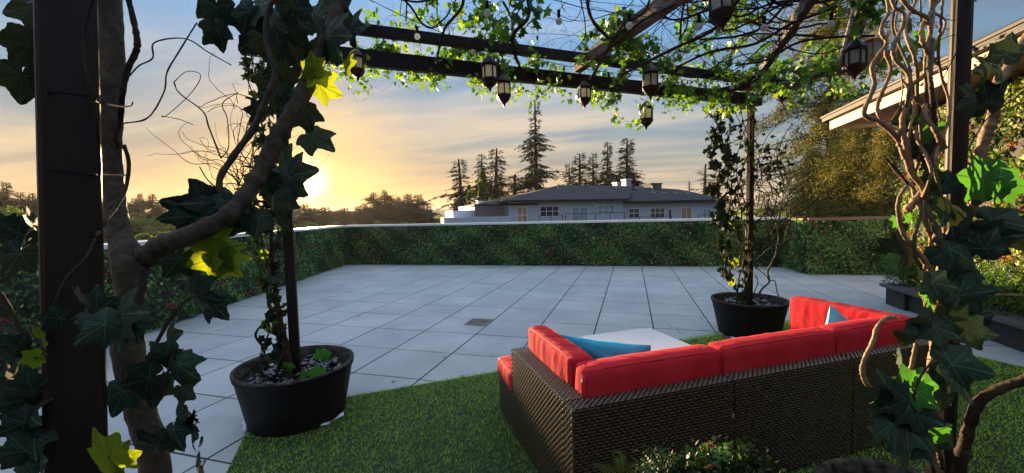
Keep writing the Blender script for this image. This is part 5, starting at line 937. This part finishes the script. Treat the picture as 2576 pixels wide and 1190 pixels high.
def garland(T, path, nleaf, size, spread, mt, name='foliage', bright=.5, hang=.0, outline=STAR):
    i = RNG.integers(0, len(path), nleaf); P = path[i] + RNG.normal(size=(nleaf, 3)) * spread; P[:, 2] -= np.abs(RNG.normal(size=nleaf)) * hang
    r = np.clip(bright + RNG.normal(size=nleaf) * .24, 0, 1); return obj(name, poly_cloud(P, size * RNG.uniform(.55, 1.25, nleaf), outline, (0, 0, -1), .8, (-SUN).tolist(), .6), len(outline), mt, T, rnd=r)
ZR = 3.04
anch = []
for k in range(32):       # heavy stems start over the right near side and rear corner, run left and back over the roof
    u_ = RNG.random(); s0 = VZ(2230 - 330 * u_, RNG.uniform(-120, 190), ZR + RNG.uniform(-.06, .14)); tgt = VZ(RNG.uniform(960, 1750), RNG.uniform(-80, 170), ZR); d = tgt - s0; l = min(3.6, np.linalg.norm(d)); 
    anch.append(willow(s0, d / np.linalg.norm(d), l * RNG.uniform(.45, 1.0), RNG.uniform(.004, .012), s0[2], .42, forks=3))
for k in range(12):
    s0 = VZ(RNG.uniform(1000, 1900), RNG.uniform(-160, 10), ZR + RNG.uniform(0, .12)); d = np.array([*(PB * -1 + PA * RNG.normal() * .8), 0]); anch.append(willow(s0, d, RNG.uniform(.8, 1.8), RNG.uniform(.007, .014), s0[2], .55, forks=3))
for P in ([(1170, -30, 2.9, 15), (1160, 20, 2.95, 13), (1120, 70, 3.0, 12), (1105, 120, 3.1, 10), (1098, 160, 3.2, 8)], [(1320, -40, 2.8, 16), (1330, 40, 2.8, 15), (1290, 90, 2.9, 15), (1300, 150, 3.0, 12), (1320, 190, 3.1, 9)], [(1475, -30, 2.7, 15), (1485, 40, 2.75, 14), (1520, 85, 2.8, 14), (1545, 95, 2.8, 14), (1570, 60, 2.8, 10), (1620, 30, 2.8, 10), (1640, -20, 2.8, 9)],
          [(1545, 95, 2.8, 13), (1520, 140, 2.9, 12), (1485, 200, 3.0, 10)], [(1880, -30, 2.6, 16), (1800, 70, 2.8, 14), (1700, 120, 3.0, 14), (1640, 150, 3.1, 12), (1560, 190, 3.3, 9)], [(2100, 20, 2.8, 14), (1990, 60, 2.9, 14), (1900, 110, 3.0, 13), (1790, 130, 3.2, 11), (1700, 170, 3.4, 9)], [(1700, 10, 2.7, 9), (1620, 50, 2.7, 9), (1560, 100, 2.8, 12), (1500, 150, 3.0, 13)], [(2000, -20, 2.7, 12), (1930, 60, 2.9, 12), (1860, 90, 3.0, 11), (1760, 100, 3.1, 9)], [(2200, 90, 3.1, 13), (2080, 95, 3.2, 13), (2000, 110, 3.3, 12), (1930, 150, 3.5, 10), (1850, 165, 3.7, 8)]):
    T = thing('willow_branch', V(*P[0][:3]), 'thick bent willow stem crossing the sky above the beams', 'branch', 'thick willow stems above the beams'); p, r = traced([(a, b_, c, w_ * .62) for a, b_, c, w_ in P], 6); MB().tube(p, r, 8, lump=.08).obj('stem', m_trunkd, T, smooth=True); anch.append(p)
# ivy: sprays follow the branches, thickest over the rear half
def region_pts(n):
    out = []
    while len(out) < n:
        x = RNG.uniform(900, 2230); y = RNG.uniform(-40, 235)
        ylo = 60 + (x - 900) * .115 if x < 1500 else 140 + (x - 1500) * .08
        w_ = .12 + .88 * math.exp(-((y - ylo) / 45.) ** 2); w_ *= .6 + .4 * (x > 1450) if y < 70 else 1; w_ *= (.7 if x < 1000 else 1)
        cl_ = math.sin(x * .035) * math.sin(y * .06 + x * .01) > -.25
        if RNG.random() < w_ * (1 if cl_ else .25): out.append(VZ(x, y, ZR + RNG.uniform(-.10, .12)) if y < 190 else V(x, y, 3.6 + (x - 900) * .0013))
    return np.array(out)
for k in range(38):
    st_ = region_pts(1)[0]; T = thing('ivy_garland', st_, 'garland of small green ivy leaves trailing over the pergola roof', 'ivy', GI); path = []
    for j in range(3): path.append(curly(st_ + RNG.normal(size=3) * .06, (RNG.normal(), RNG.normal(), 0), RNG.uniform(.3, .8), .03, .9, flat=st_[2]))
    mb = MB(); [mb.tube(c, .0016, 4) for c in path]; mb.obj('stem', m_trunkd, T); P = np.vstack(path); garland(T, P, 95, .072, .030, m_ivy, bright=RNG.uniform(.25, .7), hang=.03)
GH = 'ivy sprays hanging below the rear beam'
for k in range(30):
    s_ = RNG.uniform(.42, 4.9) if k > 3 else RNG.uniform(.2, .6); p = np.array([*(RL + PA * s_ + PB * RNG.uniform(-.12, .08)), 2.815]); T = thing('ivy_spray', p, 'short spray of yellow green ivy hanging below the rear beam', 'ivy', GH); path = [curly(p + RNG.normal(size=3) * .03, (RNG.normal(), RNG.normal(), -.9 if j else -.1), RNG.uniform(.08, .24) if j else .3, .02, .7, (0, 0, -1), .05) for j in range(4)]
    mb = MB(); [mb.tube(c, .0012, 4) for c in path]; mb.obj('stem', m_trunkd, T); garland(T, np.vstack(path), 34, .046, .022, m_ivy, bright=RNG.uniform(.5, .85), hang=.02)
GT2 = 'ivy clusters sitting on top of the rear beams'
for k in range(11):
    s_ = RNG.uniform(.9, 4.9); p = np.array([*(RL + PA * s_ + PB * RNG.uniform(-.1, .25)), 2.97]); T = thing('ivy_cluster', p, 'cluster of small green ivy leaves sitting on the rear beams', 'ivy', GT2); path = [curly(p, (PA[0] * RNG.choice([-1, 1]), PA[1], 0), .45, .03, .8, flat=2.98)]
    mb = MB(); [mb.tube(c, .0016, 4) for c in path]; mb.obj('stem', m_trunkd, T); garland(T, path[0], 50, .058, .045, m_ivy, bright=RNG.uniform(.3, .7), hang=.05)
# thin thread like tendrils everywhere over the roof
T = thing('tendrils', VZ(1500, 60, ZR), 'tangle of thread thin tendrils filling the gaps of the pergola roof', 'vine'); mb = MB()
for k in range(260):
    p = region_pts(1)[0]; c = curly(p, RNG.normal(size=3), RNG.uniform(.15, .5), .03, .9); mb.tube(c, .0009, 3, cap=False)
tag(mb.obj('tendril', m_trunkd, T), kind='stuff')

# ---------------------------------------------------------------- plants on the two rear posts
def post_vine(c, ztop, zbot, label, seedstems, side, leafn, mt, nhang=0):
    T = thing('ivy_vine', (*c, zbot), label, 'vine')
    for k in range(seedstems):
        n = 26; z = np.linspace(zbot, ztop, n); ph = RNG.random() * 6; q = np.array(c)[None] + np.outer(.055 * np.sin(z * 4.3 + ph) + side[0] * (1 + .3 * k), PA) + np.outer(.05 * np.cos(z * 3.7 + ph) + side[1], PB); P = np.c_[q, z] + RNG.normal(size=(n, 3)) * .008
        P = smooth_path(P, 3); MB().tube(P, np.linspace(.011 if k < 2 else .006, .004, len(P)), 6, lump=.12).obj('stem', m_trunk if k % 2 else m_trunkd, T, smooth=True)
        garland(T, P, leafn, .085, .028, mt, bright=.45)
    return T
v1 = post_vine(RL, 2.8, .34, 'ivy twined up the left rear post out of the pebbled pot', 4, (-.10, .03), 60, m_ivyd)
MB().tube(smooth_path([[*(RL - PA * .05 + PB * .03), .3], [*(RL - PA * .06 + PB * .04), .6], [*(RL - PA * .09 + PB * .03), .9], [*(RL - PA * .11), 1.3]], 5), [.042] * 8 + [.034] * 8, 10, lump=.12).obj('trunk', m_trunkd, v1, smooth=True) if False else None
pth = smooth_path([[*(RL - PA * .055 + PB * .06), .3], [*(RL - PA * .05 + PB * .06), .55], [*(RL - PA * .09 + PB * .05), .85], [*(RL - PA * .12 + PB * .02), 1.3], [*(RL - PA * .10), 1.8]], 5); MB().tube(pth, np.geomspace(.046, .009, len(pth)), 10, lump=.14).obj('trunk', m_trunkd, v1, smooth=True)
def leaf3(T, P, s_, kd, n):      # medium ivy leaves turned towards the light
    for k in range(n):
        p = P[RNG.integers(len(P))] + RNG.normal(size=3) * .03; o = bpy.data.objects.new('leaf', LM[kd][RNG.integers(4)]); COL.objects.link(o); o.parent = T; o.location = tuple(p - root_loc(T)); o.rotation_euler = (RNG.uniform(.6, 2.2), RNG.normal() * .5, RNG.random() * 6.28); q = s_ * RNG.uniform(.6, 1.2); o.scale = (q, q, q)
leaf3(v1, np.array([[*(RL - PA * .12), z] for z in np.linspace(.5, 2.4, 20)]), .075, 'd', 34); leaf3(v1, np.array([[*(RL + PA * .1 + PB * .22), .40], [*(RL + PA * .22 - PB * .12), .40], [*(RL - PA * .08 + PB * .2), .41]]), .085, 'g', 7); leaf3(v1, np.array([[*(RL - PA * .12 + PB * .05), z] for z in (.5, .75, .78, 1.25, 1.3)]), .06, 'b', 6)
x_ = MB(); p, r = traced([(612, 950, 3.2, 5), (655, 905, 3.2, 6), (665, 880, 3.2, 6), (645, 850, 3.2, 7), (648, 830, 3.2, 7), (690, 780, 3.25, 7), (697, 700, 3.3, 6)], 5); x_.tube(p, r, 6); x_.obj('stem', m_trunkd, v1, smooth=True)
tg = MB()
for k in range(30): p = V(random.uniform(590, 690), random.uniform(230, 520), random.uniform(3.0, 3.4)); c = curly(p, (RNG.normal() * .4, RNG.normal() * .4, 1), random.uniform(.3, .9), .04, .8, (0, 0, 1), .08); tg.tube(c, np.linspace(.003, .001, len(c)), 4)
tg.obj('twig', m_trunkd, v1)
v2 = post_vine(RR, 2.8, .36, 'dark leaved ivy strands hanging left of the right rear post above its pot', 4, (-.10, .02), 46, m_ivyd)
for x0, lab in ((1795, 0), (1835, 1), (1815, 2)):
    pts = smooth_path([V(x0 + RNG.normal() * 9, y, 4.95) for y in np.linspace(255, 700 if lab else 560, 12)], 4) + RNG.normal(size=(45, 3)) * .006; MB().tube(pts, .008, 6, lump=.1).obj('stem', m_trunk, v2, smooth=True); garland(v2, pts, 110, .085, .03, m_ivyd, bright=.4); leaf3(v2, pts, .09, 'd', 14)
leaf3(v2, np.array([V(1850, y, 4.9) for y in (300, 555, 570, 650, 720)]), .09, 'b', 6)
# curly shrub in the right rear pot
C2 = thing('curly_willow', (*RR, .36), 'bare curly shrub leaning right out of the right rear pot', 'tree')
M3 = lambda pts, t, w_: [((2640 + x / 2.38) / 1.49067, (780 + y / 2.38) / 1.49067, t, w_ / 3.55) for x, y in pts]
for P, w_ in (([(480, 790), (520, 720), (580, 660), (568, 570), (600, 500), (640, 420), (655, 335)], 20), ([(470, 540), (462, 480), (540, 400), (600, 350), (655, 335), (740, 290), (800, 270), (840, 240)], 17), ([(655, 335), (665, 260), (655, 150), (620, 60), (600, 0)], 12), ([(720, 290), (735, 200), (770, 100), (760, 0)], 10), ([(620, 310), (605, 200), (600, 60), (560, -40)], 9), ([(570, 270), (560, 160), (540, 60), (548, -30)], 8), ([(820, 240), (825, 120), (835, 20), (830, -80)], 8), ([(580, 655), (630, 650), (650, 740), (660, 790), (600, 830), (520, 845)], 10), ([(460, 600), (480, 660), (455, 740), (430, 830)], 10), ([(470, 540), (550, 600), (580, 650)], 9)):
    p, r = traced(M3(P, 5.0, w_), 5); MB().tube(p, r, 7, lump=.08).obj('branch', m_trunk if w_ > 9 else m_trunkd, C2, smooth=True)
tg = MB()
for k in range(44): p = V(random.uniform(1890, 1990), random.uniform(420, 600), random.uniform(4.8, 5.2)); c = curly(p, (RNG.normal() * .35, RNG.normal() * .35, 1), random.uniform(.4, 1.3), .05, .75, (0, 0, 1), .08); tg.tube(c, np.linspace(.006, .0012, len(c)), 4)
tg.obj('twig', m_trunkd, C2)
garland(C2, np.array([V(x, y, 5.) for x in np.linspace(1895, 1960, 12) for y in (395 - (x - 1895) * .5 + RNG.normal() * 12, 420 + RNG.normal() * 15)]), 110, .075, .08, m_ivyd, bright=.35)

# ---------------------------------------------------------------- foreground greenery below the sofa back
TF = thing('fern', V(1560, 1190, 1.15) - [0, 0, .1], 'small fern with curling fronds in front of the dark sofa back', 'fern')
for P in ([(1568, 1230, 1.15), (1562, 1170, 1.15), (1555, 1145, 1.16), (1545, 1141, 1.16)], [(1590, 1240, 1.15), (1540, 1190, 1.15), (1495, 1168, 1.15)], [(1575, 1240, 1.15), (1585, 1185, 1.14), (1600, 1172, 1.14)]):
    c = smooth_path([V(*p) for p in P], 9); fb = MB(); fb.tube(c, .0011, 4); c2 = []; sz = []
    for i in range(2, len(c)):
        w_ = .022 * math.sin(math.pi * (i / len(c)) ** .6) + .003
        for s_ in (-1, 1):
            tgv = c[min(i + 1, len(c) - 1)] - c[i - 1]; tgv /= np.linalg.norm(tgv); sd_ = np.cross(tgv, FW); a = c[i]; b_ = a + sd_ * s_ * w_ + tgv * .006; fb.add([a - tgv * .0022, b_, a + tgv * .0022], [(0, 1, 2)])
    fb.obj('frond', m_ivyd, TF)
    TF.children[-1].data.attributes.new('rnd', 'FLOAT', 'FACE').data.foreach_set('value', [.6] * len(TF.children[-1].data.polygons))
def tuft(x, y, t, r, n, lab, m, outline, size, red=0):
    red = min(red, 3); p = V(x, y, t); T = thing('plant', p - [0, 0, r], lab, 'plant'); P = p + RNG.normal(size=(n, 3)) * r * [.5, .5, .45]; obj('foliage', poly_cloud(P, size * RNG.uniform(.6, 1.3, n), outline, (0, 0, 1), .6), len(outline), m, T, rnd=np.clip(.4 + RNG.normal(size=n) * .25, 0, 1)); MB().tube([p - [0, 0, r * 2], p], .003, 5).obj('stem', m_trunkd, T)
    for k in range(red): q = p + RNG.normal(size=3) * r * .5; obj('blossom', poly_cloud(q + RNG.normal(size=(9, 3)) * .006, .006, OVAL), 6, m_red, T, rnd=RNG.random(9))
m_fd = leafmat('shaded_needles', [(0, (.004, .015, .006)), (.6, (.010, .035, .014)), (1, (.03, .08, .025))], rough=.5, trans=.2)  # darker copy of the fresh green, with the shade mixed into the colour
tuft(1662, 1175, 1.15, .05, 900, 'dark green needle tuft right of the fern at the bottom edge', m_fd, NEEDLE, .016); tuft(1640, 1195, 1.1, .04, 500, 'low needle tuft between the fern and the taller tuft', m_fd, NEEDLE, .014)
tuft(1760, 1175, 1.2, .05, 500, 'bushy holly like plant with small red berries at the bottom edge', m_fd, STAR, .016, 4); tuft(1800, 1155, 1.2, .04, 120, 'bright green sprig above the red berries at the bottom edge', m_fresh, STAR, .018, 2); tuft(1870, 1180, 1.2, .07, 600, 'dark leafy plant at the bottom edge right of the berries', m_ivyd, STAR, .02); tuft(1700, 1200, 1.15, .05, 400, 'dark leafy plant low at the bottom edge left of the berries', m_ivyd, STAR, .018)
m_dry = leafmat('dry_leaf', [(0, (.10, .06, .02)), (1, (.28, .17, .06))], rough=.8, trans=.1)
for k in range(22):
    p = VZ(RNG.uniform(560, 2250), 690 + 330 * RNG.random() ** 1.6, .004); q = thing('fallen_leaf', p, 'small dry leaf fallen on the grey pavers', 'leaf', 'dry leaves fallen on the pavers'); s_ = RNG.uniform(.018, .038); a = RNG.random() * 6.28
    obj('blade', [(math.cos(a + t_) * r_ * s_, math.sin(a + t_) * r_ * s_, .002 + .25 * s_ * (i % 2)) for i, (t_, r_) in enumerate([(0, 1), (.7, .45), (1.5, .8), (2.4, .4), (3.1, .6), (3.9, .4), (4.7, .8), (5.5, .45)])], [tuple(range(8))], m_dry, q, rnd=[RNG.random()], local=True)
# unseen wall added behind the camera to darken surfaces that face it
T = thing('rear_light_block', (2, -9, 0), 'unseen dark wall added behind the viewer to hold back sky light', 'building'); MB().box((-3.5, -9.4, 0), (9.4, -9.0, 4.2)).obj('wall', m_wall, T); MB().box((-3.6, -9.42, 4.203), (9.5, -8.4, 4.35)).obj('eave', m_gut, T)

# ================================================================ evening haze
hz = obj('haze', [(x, y, z) for z in (-15, 62) for x, y in ((-3000, -3000), (3000, -3000), (3000, 3000), (-3000, 3000))], [(0, 3, 2, 1), (4, 5, 6, 7), (0, 1, 5, 4), (1, 2, 6, 5), (2, 3, 7, 6), (3, 0, 4, 7)], None); tag(hz, 'pale evening haze in the air', 'haze', kind='stuff')
mh = bpy.data.materials.new('haze_air'); mh.use_nodes = True; t = mh.node_tree; t.nodes.remove(t.nodes['Principled BSDF']); pv = t.nodes.new('ShaderNodeVolumePrincipled')
pv.inputs['Color'].default_value = (.92, .86, .80, 1); pv.inputs['Density'].default_value = .00012; pv.inputs['Anisotropy'].default_value = .35
t.links.new(pv.outputs[0], t.nodes['Material Output'].inputs['Volume']); hz.data.materials.append(mh)
